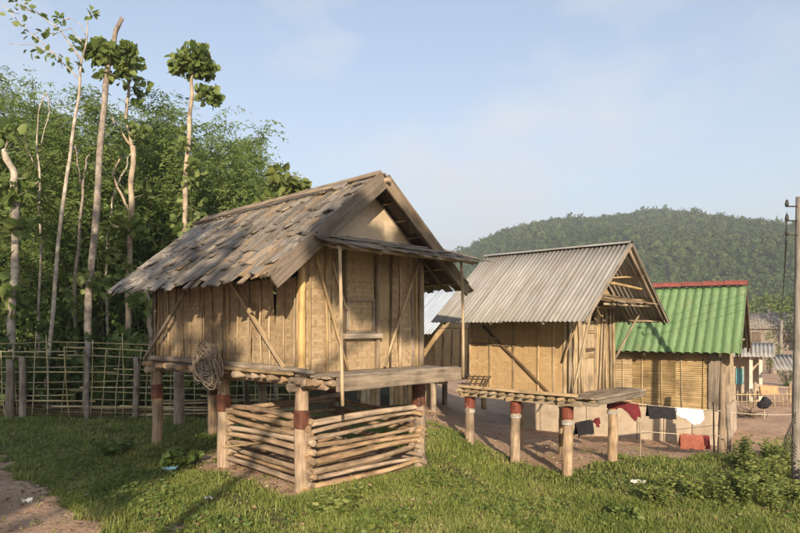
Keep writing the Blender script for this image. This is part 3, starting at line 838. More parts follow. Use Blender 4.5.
# awning over the porch
AW = F1 + 1.60; AF = F1 + 1.40
awn = plank(gr1, 'awning', (-0.02, -0.66, AF - .012), (2.36, -0.66, AF - .012), 0.035, 0.03, MAT['stick'])
def sub_pole(o, name, a, b, r, mat, **k):
    p = pole(None, name, a, b, r, None, mat, **k)
    return hang(p, o)
sub_pole(awn, 'awning_lath', (-0.02, -0.35, (AW + AF) / 2 - .02), (2.30, -0.35, (AW + AF) / 2 - .02), 0.016, MAT['stick'])
for x in (0.03, .6, 1.2, 1.9, 2.25):
    sub_pole(awn, 'awning_rafter', (x, 0.0, AW - .05), (x, -0.68, AF - .035), 0.016, MAT['oldwood'])
x = -0.06
while x < 2.40:
    w = rng.uniform(.07, .13)
    for lay in range(3):
        y0 = -0.01 - lay * .16; y1 = y0 - rng.uniform(.42, .54)
        z = lambda yy: AW + (AF - AW) * (-yy) / 0.66
        p = plank(None, 'awning_shake', (x + rng.uniform(-.02, .02), y0, z(y0) + .022 - lay * .002 + rng.uniform(0, .018)), (x + rng.uniform(-.06, .10), y1, z(y1) + .022 + rng.uniform(0, .03)), w * 1.25, 0.012, MAT['shake_tan' if rng.random() < .35 else 'shake'])
        hang(p, awn)
    x += w
for k in range(9):
    xa_ = rng.uniform(-.12, 1.3); yy = -rng.uniform(.2, .62)
    p = plank(None, 'awning_shake', (xa_, yy, AW + (AF - AW) * (-yy) / .66 + .055), (xa_ + rng.uniform(.7, 1.3), yy - rng.uniform(-.05, .05), AW + (AF - AW) * (-yy) / .66 + .055), 0.06, 0.014, MAT['shake'])
    hang(p, awn)
pole(gr1, 'awning_prop', (0.04, -0.675, F1 - 0.30), (0.00, -0.68, AF + .0), 0.021, 0.018, MAT['stick'], 0.012)
pole(gr1, 'awning_prop', (2.06, -0.67, F1 - 0.12), (2.02, -0.67, AF - .03), 0.021, 0.018, MAT['stick'], 0.012)

# ------------------------------------------------------------------ log pen under it
pen = thing('log_pen', 'low crib of stacked round poles beneath the large granary', 'pen', G1, a1)
PX0, PX1, PY0, PY1 = 0.05, 1.86, -0.03, 1.70
gp = max(zw1(0, 0), zw1(1.8, 0)) - 0.01
for k in range(9):
    zf = gp + 0.045 + k * 0.092; zs = zf + 0.046
    for y in (PY0, PY1):
        r = rng.uniform(.026, .044)
        pole(pen, 'pole', (PX0 - rng.uniform(-.02, .09), y + rng.uniform(-.04, .04), zf + rng.uniform(-.025, .02)), (PX1 + rng.uniform(.03, .16), y + rng.uniform(-.04, .04), zf + rng.uniform(-.025, .06)), r, r * rng.uniform(.68, .9), MAT['log'], 0.032, 0.004, n=9, segs=12)
    for x in (PX0 - .0, PX1):
        if k == 8 and x > 1: continue
        r = rng.uniform(.026, .042)
        pole(pen, 'pole', (x + rng.uniform(-.04, .04), PY0 - rng.uniform(.03, .14), zs + rng.uniform(-.03, .02)), (x + rng.uniform(-.04, .04), PY1 + rng.uniform(.02, .2), zs + rng.uniform(-.03, .04)), r, r * rng.uniform(.68, .9), MAT['log'], 0.032, 0.004, n=9, segs=12)
# short stub poles between the front ones near the post
for k in range(3):
    zf = gp + 0.11 + k * 0.2
    pole(pen, 'pole', (PX1 - .15, -0.06, zf), (PX1 + .22, .05, zf + .02), 0.033, 0.03, MAT['log'], .004, .003)
pole(pen, 'pole', (-0.35, 1.15, gp + .40), (0.14, 1.0, gp + .42), 0.016, 0.013, MAT['stick'])

# ------------------------------------------------------------------ coil of vines on the wall
b = Bag()
cx, cz = 1.72, F1 + 0.06
for k in range(64):
    ra = rng.uniform(.14, .34); rb = ra * rng.uniform(.42, .72); ph = rng.gauss(.45, .3)
    oy, oz = rng.gauss(0, .05), rng.gauss(0, .05)
    a0 = rng.uniform(0, 6.28); a1_ = a0 + rng.uniform(3.2, 6.2)
    xo = -0.19 - .12 * rng.random(); w1, w2 = rng.uniform(-.04, .04), rng.uniform(0, 6.28)
    pts = []
    for i in range(17):
        an = a0 + (a1_ - a0) * i / 16
        yy = math.cos(an) * ra + w1 * math.sin(3 * an + w2); zz = math.sin(an) * rb + w1 * math.cos(2 * an + w2)
        y_ = yy * math.cos(ph) - zz * math.sin(ph); z_ = zz * math.cos(ph) + yy * math.sin(ph)
        pts.append((xo + .03 * math.sin(2 * an + w2), cx + oy + y_, cz + oz + z_ - .10 * (y_ / .3) ** 2))
    b.tube(pts, [rng.uniform(.005, .010)] * 17, 5)
for k in range(48):
    y0 = cx + rng.uniform(-.12, .30); z0 = cz - rng.uniform(.0, .2); dy, dz = rng.uniform(-.02, .075), rng.uniform(.02, .06)
    pts = [(-0.22 + rng.uniform(-.015, .015), y0 + i * dy, z0 - i * dz + .006 * i * i) for i in range(6)]
    b.tube(pts, [.007, .006, .006, .005, .004, .003], 4)
rc = b.build('vine_coil', MAT['rope'], None)
rc.location = G1; rc.rotation_euler = (0, 0, a1)
set_props(rc, 'tangled coil of dry brown vines hung on the large granary sill', 'coil')

# ------------------------------------------------------------------ corrugated sheets
def corr_mesh(name, W, L, pitch, amp, per=8, segs=3, sag=0.004, steps=None):
    """sheet in local x (across) and y (down slope, 0..-L); ridges run down the slope; double sided with thickness"""
    n = max(8, int(W / pitch * per))
    xs_ = np.linspace(0, W, n + 1)
    ysn = np.linspace(0, -L, segs + 1)
    X, Y = np.meshgrid(xs_, ysn)
    Z = amp * np.sin(2 * np.pi * X / pitch) + sag * np.sin(X * 2.1 + Y * 1.7)
    T = 0.006
    Vt = np.stack([X, Y, Z], -1).reshape(-1, 3); Vb = Vt - [0, 0, T]
    nn = n + 1
    I = (np.arange(segs)[:, None] * nn + np.arange(n)[None, :]).ravel()
    top = np.stack([I, I + nn, I + nn + 1, I + 1], 1)
    N0 = len(Vt)
    bot = np.stack([I + 1, I + nn + 1, I + nn, I], 1) + N0
    e1 = np.arange(n); e2 = segs * nn + np.arange(n)
    ed = np.concatenate([np.stack([e1, e1 + 1, e1 + 1 + N0, e1 + N0], 1), np.stack([e2 + 1, e2, e2 + N0, e2 + 1 + N0], 1)])
    s1 = np.arange(segs) * nn; s2 = s1 + n
    ed2 = np.concatenate([np.stack([s1 + nn, s1, s1 + N0, s1 + nn + N0], 1), np.stack([s2, s2 + nn, s2 + nn + N0, s2 + N0], 1)])
    me = npmesh(name, np.concatenate([Vt, Vb]), np.concatenate([top, bot, ed, ed2]), True)
    return me

def place_sheet(parent, name, me, mat, origin, xdir, down, M_extra=None):
    X = Vector(xdir).normalized(); Dn = Vector(down).normalized(); Y = -Dn; Z = X.cross(Y)
    M = Matrix((X, Y, Z)).transposed().to_4x4(); M.translation = Vector(origin)
    return link(name, me, mat, parent, M)

# ------------------------------------------------------------------ granary two, corrugated roof
a2_ = math.atan2(.726, .687)
G2 = Vector((2.634, 9.70, -0.50))
gr2 = thing('granary', 'smaller raised granary with plain grey corrugated roof and red-banded posts', 'granary', G2, a2_)
W2, L2 = 1.63, 1.92
def zw2(x, y):
    p = Matrix.Rotation(a2_, 3, 'Z') @ Vector((x, y, 0)) + G2
    return g(p.x, p.y) - G2.z
F2 = 1.27
for (x, y) in ((0, 0), (0, 0.95), (0, 1.9), (1.63, 0), (1.63, 0.95), (1.63, 1.9)):
    pst = build_post(gr2, x, y, F2 - 0.10, 0.078, zw2(x, y), (0.92, 1.13), 'band_red', (0.84, 0.898))
for y in (0, 0.95, 1.9):
    plank(gr2, 'bearer', (-0.22, y, F2 - .095), (1.80, y, F2 - .095), 0.09, 0.085, MAT['stick'])
plank(gr2, 'edge_beam', (-0.12, 2.06, F2 - 0.085), (-0.12, -0.30, F2 - 0.085), 0.06, 0.09, MAT['stick'], segs=6, bend=.006)
for i, y in enumerate(np.linspace(-0.18, 2.0, 13)):
    plank(gr2, 'floor_joist', (-0.24 - rng.uniform(0, .05), y, F2 - 0.022), (1.75, y, F2 - 0.022), 0.055, 0.045, MAT['stick'])
for i in range(11):
    x = -0.05 + i * .165
    plank(gr2, 'floor_board', (x, -0.02, F2 + .012), (x, 2.0, F2 + .012), 0.155, 0.02, MAT['stick'])
for i in range(5):
    y = -0.06 - i * .11
    plank(gr2, 'porch_board', (-0.10 - rng.uniform(0, .08), y, F2 + .014), (1.74 + rng.uniform(0, .08), y, F2 + .014), 0.105, 0.03, MAT['oldwood'], segs=4)
plank(gr2, 'porch_beam', (0.02, -0.50, F2 - 0.055), (1.80, -0.50, F2 - 0.055), 0.06, 0.09, MAT['oldwood'], segs=4)
plank(gr2, 'porch_beam', (0.0, 0.1, F2 - 0.09), (0.03, -0.5, F2 - 0.09), 0.07, 0.06, MAT['oldwood'])
plank(gr2, 'porch_beam', (1.63, 0.1, F2 - 0.09), (1.63, -0.5, F2 - 0.09), 0.07, 0.06, MAT['oldwood'])
plank(gr2, 'sill', (-0.17, 2.0, F2 + .045), (-0.15, -0.25, F2 + .045), 0.07, 0.05, MAT['stick'], segs=6, bend=.01)
H2 = 1.38
c2 = [0, 0.48, 0.98, 1.45, L2]
for i in range(4):
    panel(gr2, 'woven_panel', (0.0, c2[i + 1] - .004, F2 + .02), (0.0, c2[i] + .004, F2 + .02), H2 - .12, 0.014, MAT['weave_gold'], .006)
    panel(gr2, 'woven_panel', (W2, c2[i] + .004, F2 + .02), (W2, c2[i + 1] - .004, F2 + .02), H2 - .12, 0.014, MAT['weave_gold'], .006, 4, 4)
for i in range(3):
    panel(gr2, 'woven_panel', (W2 - i * W2 / 3 - .004, L2, F2 + .02), (W2 - (i + 1) * W2 / 3 + .004, L2, F2 + .02), H2, 0.014, MAT['weave_gold'], .006, 4, 4)
for y in (0.03, .22, 0.50, 0.98, 1.45, 1.88):
    plank(gr2, 'batten', (-0.022, y, F2 + .02), (-0.022, y + rng.uniform(-.01, .01), F2 + H2 - .12), 0.035, 0.018, MAT['stick'], up=(1, 0, 0))
plank(gr2, 'brace', (-0.035, 1.60, F2 + 1.12), (-0.05, 0.30, F2 + .05), 0.035, 0.022, MAT['darkwood'], up=(1, 0, 0))
plank(gr2, 'rail', (-0.036, 1.86, F2 + .82), (-0.036, 1.05, F2 + .78), 0.03, 0.018, MAT['oldwood'], up=(1, 0, 0))
plank(gr2, 'rail', (-0.045, 1.86, F2 + .92), (-0.045, 1.20, F2 + .90), 0.025, 0.018, MAT['oldwood'], up=(1, 0, 0))
# front wall of upright boards and sticks
x = 0.02
while x < W2 - .03:
    w = rng.uniform(.07, .13)
    if 0.52 < x < 0.95: x += w; continue
    plank(gr2, 'wall_board', (x + w / 2, 0.0, F2 + .02), (x + w / 2, 0.0, F2 + H2 + .06), w * .97, 0.02, MAT['stick'], up=(0, 1, 0))
    x += w
dr2 = plank(gr2, 'door', (0.74, 0.012, F2 + .03), (0.74, 0.012, F2 + 1.20), 0.40, 0.02, MAT['stick'], up=(0, 1, 0))
sub(dr2, 'door_rail', (0.56, -0.012, F2 + .62), (0.92, -0.012, F2 + .62), 0.07, 0.02, MAT['stick'], (0, 1, 0))
sub(dr2, 'door_rail', (0.56, -0.012, F2 + .72), (0.92, -0.012, F2 + .72), 0.05, 0.02, MAT['darkwood'], (0, 1, 0))
sub(dr2, 'door_rail', (0.56, -0.012, F2 + 1.02), (0.92, -0.012, F2 + 1.02), 0.05, 0.02, MAT['stick'], (0, 1, 0))
for x in (0.53, 0.95):
    plank(gr2, 'door_post', (x, -0.015, F2), (x, -0.015, F2 + H2), 0.05, 0.04, MAT['stick'], up=(0, 1, 0))
for (x0, x1, r) in ((0.0, 0.02, .03), (.16, .12, .018), (.30, .36, .016), (.42, .30, .018), (1.02, 1.18, .018), (1.16, 1.30, .02), (1.30, 1.32, .016), (1.48, 1.46, .022), (1.6, 1.6, .03)):
    pole(gr2, 'batten', (x0, -0.05, F2 + .02), (x1, -0.03, F2 + H2 + .05), r, r * .9, MAT['stick'], .008, n=6)
# roof two
R2X, R2Z, E2X, E2Z = 0.815, 3.69, -0.755, 2.45
R2Y0, R2Y1 = -0.684, 2.13
dn = Vector((E2X - R2X, 0, E2Z - R2Z)); SL2 = dn.length
ns = 4
roofobj = None
for sgn in (-1, 1):
    down = Vector((-sgn * -1 * abs(dn.x) if False else sgn * abs(dn.x), 0, dn.z)).normalized()
    up_n = Vector((sgn * abs(dn.z), 0, abs(dn.x))).normalized()
    for k in range(ns):
        wS = (R2Y1 - R2Y0) / ns
        me = corr_mesh('roof_sheet', wS + 0.07, SL2 + .01, 0.076, 0.011, 8, 3)
        if sgn < 0:
            o = Vector((R2X, R2Y0 + (k + 1) * wS + .035, R2Z)); xd = (0, -1, 0)
        else:
            o = Vector((R2X, R2Y0 + k * wS - .035, R2Z)); xd = (0, 1, 0)
        o = o + up_n * (0.012 + 0.008 * (k % 2)) + Vector((0, 0, -0.004 * k * (1 if sgn < 0 else 1)))
        place_sheet(gr2, 'roof_sheet', me, MAT['fibre'], o, xd, down)
    for y in (R2Y0 + .05, 0.0, 0.95, 1.9):
        a = Vector((R2X, y, R2Z - .05)); pole(gr2, 'rafter', a, a + down * (SL2 - .03), 0.024, 0.022, MAT['oldwood'], .004, n=6, segs=3)
    for k in range(4):
        t = .12 + k * (SL2 - .2) / 3
        p = Vector((R2X, 0, R2Z - .018)) + down * t
        pole(gr2, 'purlin', (p.x, R2Y0 + .03, p.z - .01), (p.x, R2Y1 - .03, p.z - .01), 0.016, 0.015, MAT['stick'], .004, n=6, segs=4)
    a = Vector((R2X + sgn * .02, R2Y0 - .012, R2Z - .012)); plank(gr2, 'barge_strip', a, a + down * (SL2 - .01), 0.022, 0.05, MAT['oldwood'], up=up_n, segs=4)
# ridge cap
b = Bag()
pts = []
for k, y in enumerate((R2Y0 - .02, R2Y1 + .02)):
    for j in range(7):
        an = R(-52 + j * 104 / 6)
        pts.append(Vector((R2X + math.sin(an) * .10, y, R2Z - .045 + math.cos(an) * .10)))
f = [(j, j + 1, 7 + j + 1, 7 + j) for j in range(6)]
b.raw(pts, f); b.build('ridge_cap', MAT['fibre'], gr2)
# gable of two: tie, sticks, open triangle with boards behind
gzb = F2 + H2 + .05
plank(gr2, 'tie_beam', (0.0, -0.02, gzb), (1.63, -0.02, gzb), 0.05, 0.05, MAT['stick'])
hx = (R2Z - .12 - gzb) * abs(dn.x) / abs(dn.z)
prism(gr2, 'gable_panel', [(R2X - hx, 0.03, gzb), (R2X + hx, 0.03, gzb), (R2X, 0.03, R2Z - .12)], (0, .012, 0), MAT['weave'])
prism(gr2, 'gable_panel', [(R2X - hx, L2, gzb), (R2X + hx, L2, gzb), (R2X, L2, R2Z - .12)], (0, .012, 0), MAT['weave'])
pole(gr2, 'tie_pole', (0.30, R2Y0 + .08, gzb + .35), (1.42, R2Y0 + .08, gzb + .30), .024, .02, MAT['bamboo'], bamboo=True)
aw2 = pole(gr2, 'awning', (0.0, -0.62, gzb + .02), (1.72, -0.62, gzb + .02), .02, .018, MAT['stick'])
x = 0.05
while x < 1.72:
    w = rng.uniform(.08, .13)
    p = plank(None, 'awning_board', (x + rng.uniform(-.02, .02), 0.02, gzb + .22 + rng.uniform(0, .02)), (x + rng.uniform(-.06, .06), -.66 - rng.uniform(0, .1), gzb + .04 + rng.uniform(0, .03)), w * 1.1, .012, MAT['shake_tan'])
    hang(p, aw2); x += w
# braces from platform to eaves
pole(gr2, 'brace', (-0.06, -0.12, F2 + .03), (-0.32, -0.60, E2Z + .30), .022, .02, MAT['stick'], .006)
pole(gr2, 'brace', (-0.05, 0.05, F2 + .55), (-0.26, -0.45, E2Z + .38), .016, .015, MAT['stick'], .006)
pole(gr2, 'brace', (1.66, -0.05, F2 + .55), (2.02, -0.35, E2Z + .18), .022, .02, MAT['stick'], .006)
# small rack leaning on its platform
rk = thing('rack', 'small rough stick rack leaning on the corrugated granary platform', 'rack', G2, a2_)
for k in range(5):
    y = 1.86 - k * .11
    pole(rk, 'rung', (-0.20, y, F2 + .07), (-0.10, y - .03, F2 + .26), .010, .009, MAT['darkwood'], .003, n=6, segs=3)
pole(rk, 'rail', (-0.12, 1.95, F2 + .22), (-0.12, 1.36, F2 + .24), .011, .01, MAT['darkwood'], n=6)
pole(rk, 'rail', (-0.18, 1.95, F2 + .10), (-0.18, 1.40, F2 + .12), .011, .01, MAT['darkwood'], n=6)
pole(rk, 'leg', (-0.26, 1.50, F2 - .10), (-0.12, 1.42, F2 + .24), .012, .01, MAT['darkwood'], n=6)

# ------------------------------------------------------------------ granary three, zinc roof, behind
a3 = R(45)
p3 = at(433, 420, 14.0)
G3 = Vector((p3.x, 14.0, g(p3.x, 14.0)))
gr3 = thing('granary', 'half-hidden granary with pale bluish zinc roof behind the other two', 'granary', G3, a3)
F3, W3, L3 = 0.72, 1.9, 2.6
for (x, y) in ((0, 0), (0, 1.3), (0, 2.55), (1.9, 0), (1.9, 1.3), (1.9, 2.55)):
    pole(gr3, 'post', (x, y, -.15), (x, y, F3), .07, .07, MAT['stick'], .01)
for x in (0, 1.9):
    pole(gr3, 'bearer', (x, -.4, F3 - .05), (x, 2.7, F3 - .05), .05, .05, MAT['log'])
for y in np.linspace(-.35, 2.6, 12):
    pole(gr3, 'floor_joist', (-.2, y, F3), (2.1, y, F3), .035, .03, MAT['log'])
for i in range(6):
    y = -.4 + i * .08
    plank(gr3, 'porch_board', (-.15, y, F3 + .045), (2.05, y, F3 + .045), .075, .02, MAT['stick'])
for i in range(3):
    panel(gr3, 'woven_panel', (i * .633 + .004, 0, F3 + .04), ((i + 1) * .633 - .004, 0, F3 + .04), 1.1, .014, MAT['weave_gold'], .005, 4, 4)
    panel(gr3, 'woven_panel', (0, (i + 1) * .866 - .004, F3 + .04), (0, i * .866 + .004, F3 + .04), 1.0, .014, MAT['weave_gold'], .005, 4, 4)
    panel(gr3, 'woven_panel', (1.9, i * .866 + .004, F3 + .04), (1.9, (i + 1) * .866 - .004, F3 + .04), 1.0, .014, MAT['weave_gold'], .005, 4, 4)
panel(gr3, 'woven_panel', (1.9, 2.6, F3 + .04), (0, 2.6, F3 + .04), 1.1, .014, MAT['weave_gold'], .005, 4, 4)
for x in (0.02, .3, .62, .95, 1.27, 1.55, 1.88):
    pole(gr3, 'batten', (x, -.03, F3 + .04), (x + rng.uniform(-.05, .05), -.03, F3 + 1.12), .018, .016, MAT['stick'], n=6)
pole(gr3, 'brace', (.15, -.06, F3 + .05), (.05, -.3, F3 + .95), .018, .016, MAT['stick'])
R3X, R3Z, E3X, E3Z = .95, 2.98, -.62, 1.75
d3 = Vector((E3X - R3X, 0, E3Z - R3Z)); S3 = d3.length
for sgn in (-1, 1):
    down = Vector((sgn * abs(d3.x), 0, d3.z)).normalized(); upn = Vector((sgn * abs(d3.z), 0, abs(d3.x))).normalized()
    for k in range(4):
        w = 3.5 / 4
        me = corr_mesh('roof_sheet', w + .08, S3, .09, .011, 8, 3)
        if sgn < 0: o = Vector((R3X, -.45 + (k + 1) * w + .04, R3Z)); xd = (0, -1, 0)
        else: o = Vector((R3X, -.45 + k * w - .04, R3Z)); xd = (0, 1, 0)
        place_sheet(gr3, 'roof_sheet', me, MAT['tin'], o + upn * (.01 + .008 * (k % 2)), xd, down)
    for y in (-.4, 0, 1.3, 2.6):
        a = Vector((R3X, y, R3Z - .04)); pole(gr3, 'rafter', a, a + down * (S3 - .03), .025, .022, MAT['darkwood'], n=6, segs=2)
hx3 = (R3Z - .1 - (F3 + 1.12)) * abs(d3.x) / abs(d3.z)
prism(gr3, 'gable_panel', [(R3X - hx3, 0.01, F3 + 1.15), (R3X + hx3, 0.01, F3 + 1.15), (R3X, 0.01, R3Z - .1)], (0, .012, 0), MAT['weave'])
prism(gr3, 'gable_panel', [(R3X - hx3, 2.6, F3 + 1.15), (R3X + hx3, 2.6, F3 + 1.15), (R3X, 2.6, R3Z - .1)], (0, .012, 0), MAT['weave'])

# low board enclosure seen under the first granary
pp = at(385, 420, 14.6)
lb = thing('board_pen', 'low upright-board animal pen glimpsed under the large granary porch', 'pen', (pp.x - .5, 14.6, g(pp.x, 14.6)), R(4))
for i in range(15):
    if i in (4, 5, 11): continue
    x = i * .11
    plank(lb, 'board', (x, rng.uniform(-.01, .01), -.04), (x, rng.uniform(-.03, .03), rng.uniform(.62, .85)), .10, .022, MAT['bamboo'], up=(0, 1, 0))
plank(lb, 'rail', (-.08, .025, .5), (1.65, .025, .52), .06, .03, MAT['stick'], up=(0, 1, 0))
for x in (-.05, .8, 1.62):
    pole(lb, 'post', (x, .07, -.1), (x, .07, 1.0), .045, .04, MAT['log'])

# ------------------------------------------------------------------ house with the green roof
th = R(33)
e_ = Vector((math.cos(th), -math.sin(th), 0)); n_ = Vector((math.sin(th), math.cos(th), 0))
GH = Vector((xat(722, 13.2), 13.2, -0.70))
gh = thing('house', 'bamboo-walled house with bright green tile roof and red ridge', 'house', GH, -th)
LH, DH, HW = 4.6, 2.6, 1.98
def zwh(x, y):
    p = GH + e_ * x + n_ * y
    return g(p.x, p.y) - GH.z
# plinth of cement blocks
bx = 0
for i in range(8):
    x0 = -LH + i * LH / 8
    plank(gh, 'plinth_block', (x0 + .008, -0.02, 0.32), (x0 + LH / 8 - .008, -0.02, 0.32), .16, .84, MAT['cement'], segs=1)
plank(gh, 'plinth_block', (0.0, 0.07, 0.32), (0.0, DH, 0.32), .16, .84, MAT['cement'], segs=1)
plank(gh, 'plinth_block', (-LH, 0.07, 0.32), (-LH, DH, 0.32), .16, .84, MAT['cement'], segs=1)
plank(gh, 'plinth_block', (-LH, DH, 0.32), (0, DH, 0.32), .16, .84, MAT['cement'], segs=1)
# horizontal split bamboo wall
def slat_wall(x0, x1, y, z0, z1, along_x=True, m='bamboo'):
    b = Bag(); z = z0
    while z < z1:
        h = rng.uniform(.034, .05)
        t = rng.uniform(.0, .006)
        p = []; 
        segs = 3
        prof = [(0.008, 0), (-0.006, .12), (-0.014, .5), (-0.006, .88), (0.008, 1.0)]
        for i in range(segs + 1):
            q = x0 + (x1 - x0) * i / segs
            for (oy, oz) in prof:
                zz = z + h * oz * .97 + rng.uniform(-.002, .002)
                p.append((q, y + oy - t, zz) if along_x else (y - oy + t, q, zz))
        f = []
        for i in range(segs):
            for j in range(4):
                f.append((i * 5 + j, (i + 1) * 5 + j, (i + 1) * 5 + j + 1, i * 5 + j + 1))
        b.raw(p, f); z += h
    return b
for i in range(5):
    xa_, xb_ = -LH + i * LH / 5, -LH + (i + 1) * LH / 5
    o = slat_wall(xa_, xb_, 0.0, .75, HW - .02).build('slat_panel', MAT['bamboo'], gh, False); o['kind'] = 'stuff'
o = slat_wall(0, DH, 0.0, .75, HW + .02, False).build('slat_panel', MAT['bamboo'], gh, False); o['kind'] = 'stuff'
plank(gh, 'back_board', (-LH, .03, 1.36), (0, .03, 1.36), .02, 1.22, MAT['darkwood'], segs=1)
plank(gh, 'back_board', (-LH, DH, 1.36), (0, DH, 1.36), .02, 1.22, MAT['darkwood'], segs=1)
plank(gh, 'back_board', (-LH, .05, 1.36), (-LH, DH, 1.36), .02, 1.22, MAT['darkwood'], segs=1)
plank(gh, 'back_board', (-.03, .05, 1.36), (-.03, DH, 1.36), .02, 1.22, MAT['darkwood'], segs=1)
for i in range(11):
    x = -LH + .05 + i * LH / 11
    pole(gh, 'batten', (x, -.028, .72), (x + rng.uniform(-.02, .02), -.028, HW), .012, .011, MAT['bamboo'], n=6, segs=3)
# wide corner boards
plank(gh, 'corner_board', (-.14, -.03, -.15), (-.14, -.03, HW + .02), .24, .05, MAT['oldwood'], up=(0, 1, 0))
plank(gh, 'corner_board', (.07, -.035, -.15), (.07, -.035, HW + .02), .17, .06, MAT['oldwood'], up=(0, 1, 0))
pole(gh, 'corner_post', (.0, .02, -.1), (.0, .02, HW + .1), .06, .06, MAT['oldwood'])
# roof
REY, REZ = -.45, 1.98
RRY, RRZ = 1.27, 3.47
dh = Vector((0, REY - RRY, REZ - RRZ)); SH = dh.length
X0, X1 = -LH - .35, .36
def tile_sheet(W, L, pitch, amp, rows):
    """roman profile sheet with stepped courses"""
    n = int(W / pitch * 8); xs_ = np.linspace(0, W, n + 1)
    yy = []; zz = []
    for r_ in range(rows):
        yy += [-L * r_ / rows - (0.001 if r_ else 0), -L * (r_ + 1) / rows]; zz += [0.0, 0.022]
    X, Y = np.meshgrid(xs_, np.array(yy)); Zs = np.meshgrid(xs_, np.array(zz))[1]
    Z = amp * (np.abs(np.sin(np.pi * X / pitch)) ** 0.8 * 2 - 1) + Zs
    Vt = np.stack([X, Y, Z], -1).reshape(-1, 3); nn = n + 1; sg = len(yy) - 1
    I = (np.arange(sg)[:, None] * nn + np.arange(n)[None, :]).ravel()
    F = np.stack([I, I + nn, I + nn + 1, I + 1], 1)
    Vb = Vt - [0, 0, .008]; N0 = len(Vt)
    Fb = np.stack([I + 1, I + nn + 1, I + nn, I], 1) + N0
    e2 = sg * nn + np.arange(n)
    ed = np.stack([e2 + 1, e2, e2 + N0, e2 + 1 + N0], 1)
    s2 = np.arange(sg) * nn + n; ed2 = np.stack([s2, s2 + nn, s2 + nn + N0, s2 + N0], 1)
    s1 = np.arange(sg) * nn; ed3 = np.stack([s1 + nn, s1, s1 + N0, s1 + nn + N0], 1)
    return npmesh('roof_sheet', np.concatenate([Vt, Vb]), np.concatenate([F, Fb, ed, ed2, ed3]), False)
nsh = 6
for sgn in (-1, 1):
    down = Vector((0, sgn * abs(dh.y), dh.z)).normalized(); upn = Vector((0, sgn * abs(dh.z), abs(dh.y))).normalized()
    for k in range(nsh):
        w = (X1 - X0) / nsh
        me = tile_sheet(w + (.0 if False else .03), SH, w / 5, .024, 7)
        o = Vector((X0 + k * w, RRY, RRZ)) if sgn < 0 else Vector((X0 + (k + 1) * w, RRY, RRZ))
        place_sheet(gh, 'roof_sheet', me, MAT['green_tile'], o + upn * (.02 + .004 * (k % 2)), (-sgn, 0, 0), down)
    for x in (X0 + .05, -LH, -3, -1.5, 0, X1 - .05):
        a = Vector((x, RRY, RRZ - .07)); plank(gh, 'rafter', a, a + down * (SH - .05), .05, .07, MAT['darkwood'], up=upn, segs=1)
    a = Vector((X1 + .015, RRY, RRZ - .06)); plank(gh, 'barge_board', a, a + down * (SH - .01), .025, .13, MAT['darkwood'], up=upn, segs=2)
# gable fill on the right
hg = (RRZ - .1 - (HW + .03)) * abs(dh.y) / abs(dh.z)
prism(gh, 'gable_panel', [(0.0, RRY - hg, HW + .03), (0.0, RRY + hg, HW + .03), (0.0, RRY, RRZ - .1)], (-.012, 0, 0), MAT['darkwood'])
prism(gh, 'gable_panel', [(-LH, RRY - hg, HW + .03), (-LH, RRY + hg, HW + .03), (-LH, RRY, RRZ - .1)], (-.012, 0, 0), MAT['darkwood'])
pole(gh, 'tie_beam', (.25, RRY - 1.2, 2.25), (.25, RRY + 1.2, 2.25), .03, .03, MAT['stick'])
# ridge tiles, each its own
nr = 12
for k in range(nr):
    w = (X1 - X0 + .04) / nr
    v = []
    for i, xx in enumerate((0, w + .03)):
        for j in range(7):
            an = R(-70 + j * 140 / 6); rr = .165 + (.018 if i == 0 else 0)
            v.append((xx, math.sin(an) * rr, math.cos(an) * rr - .03))
    f = [(j, 7 + j, 7 + j + 1, j + 1) for j in range(6)]
    me = pymesh('ridge_tile', v, f); 
    link('ridge_tile', me, MAT['red_tile'], gh, Matrix.Translation((X0 - .02 + k * w, RRY, RRZ + .02)))

# ------------------------------------------------------------------ clothes lines and washing
def wire(name, pts, r, mat, parent=None):
    b = Bag(); b.tube(pts, [r] * len(pts), 5); return b.build(name, mat, parent)
def sagline(a, b, sag, n=14):
    a = Vector(a); b = Vector(b)
    return [a.lerp(b, i / n) - Vector((0, 0, sag * 4 * (i / n) * (1 - i / n))) for i in range(n + 1)]
lp = Vector((xat(722, 11.75), 11.75, 0)); lp.z = g(lp.x, lp.y)
cl = thing('clothes_line', 'two-string clothes line tied to a gnarled old post by the yard', 'clothes line', lp)
pole(cl, 'post', (0, 0, -.2), (0.03, .02, 1.55), .075, .055, MAT['oldwood'], .03, .006, n=9, segs=9)
pole(cl, 'post', (0.10, -.05, -.2), (0.08, -.03, .95), .04, .035, MAT['oldwood'], .02, .005)
pole(cl, 'post', (-.17, -.05, -.2), (-.19, -.04, 1.0), .016, .014, MAT['darkwood'], .02, .002, n=6)
A = at(608, 400, 10.75) - lp; B = at(722, 411, 11.72) - lp
wire('line', sagline(A, B, .02), .008, MAT['cord'], cl)
A2 = at(640, 431, 11.35) - lp; B2 = at(722, 436, 11.72) - lp
wire('line', sagline(A2, B2, .01), .006, MAT['cord'], cl)
pole(cl, 'stake', (A2.x, A2.y, A2.z - .55), (A2.x, A2.y, A2.z + .15), .014, .012, MAT['stick'], .01, n=6)
wire('line', sagline(B, at(800, 414, 12.6) - lp, .04), .006, MAT['cord'], cl)

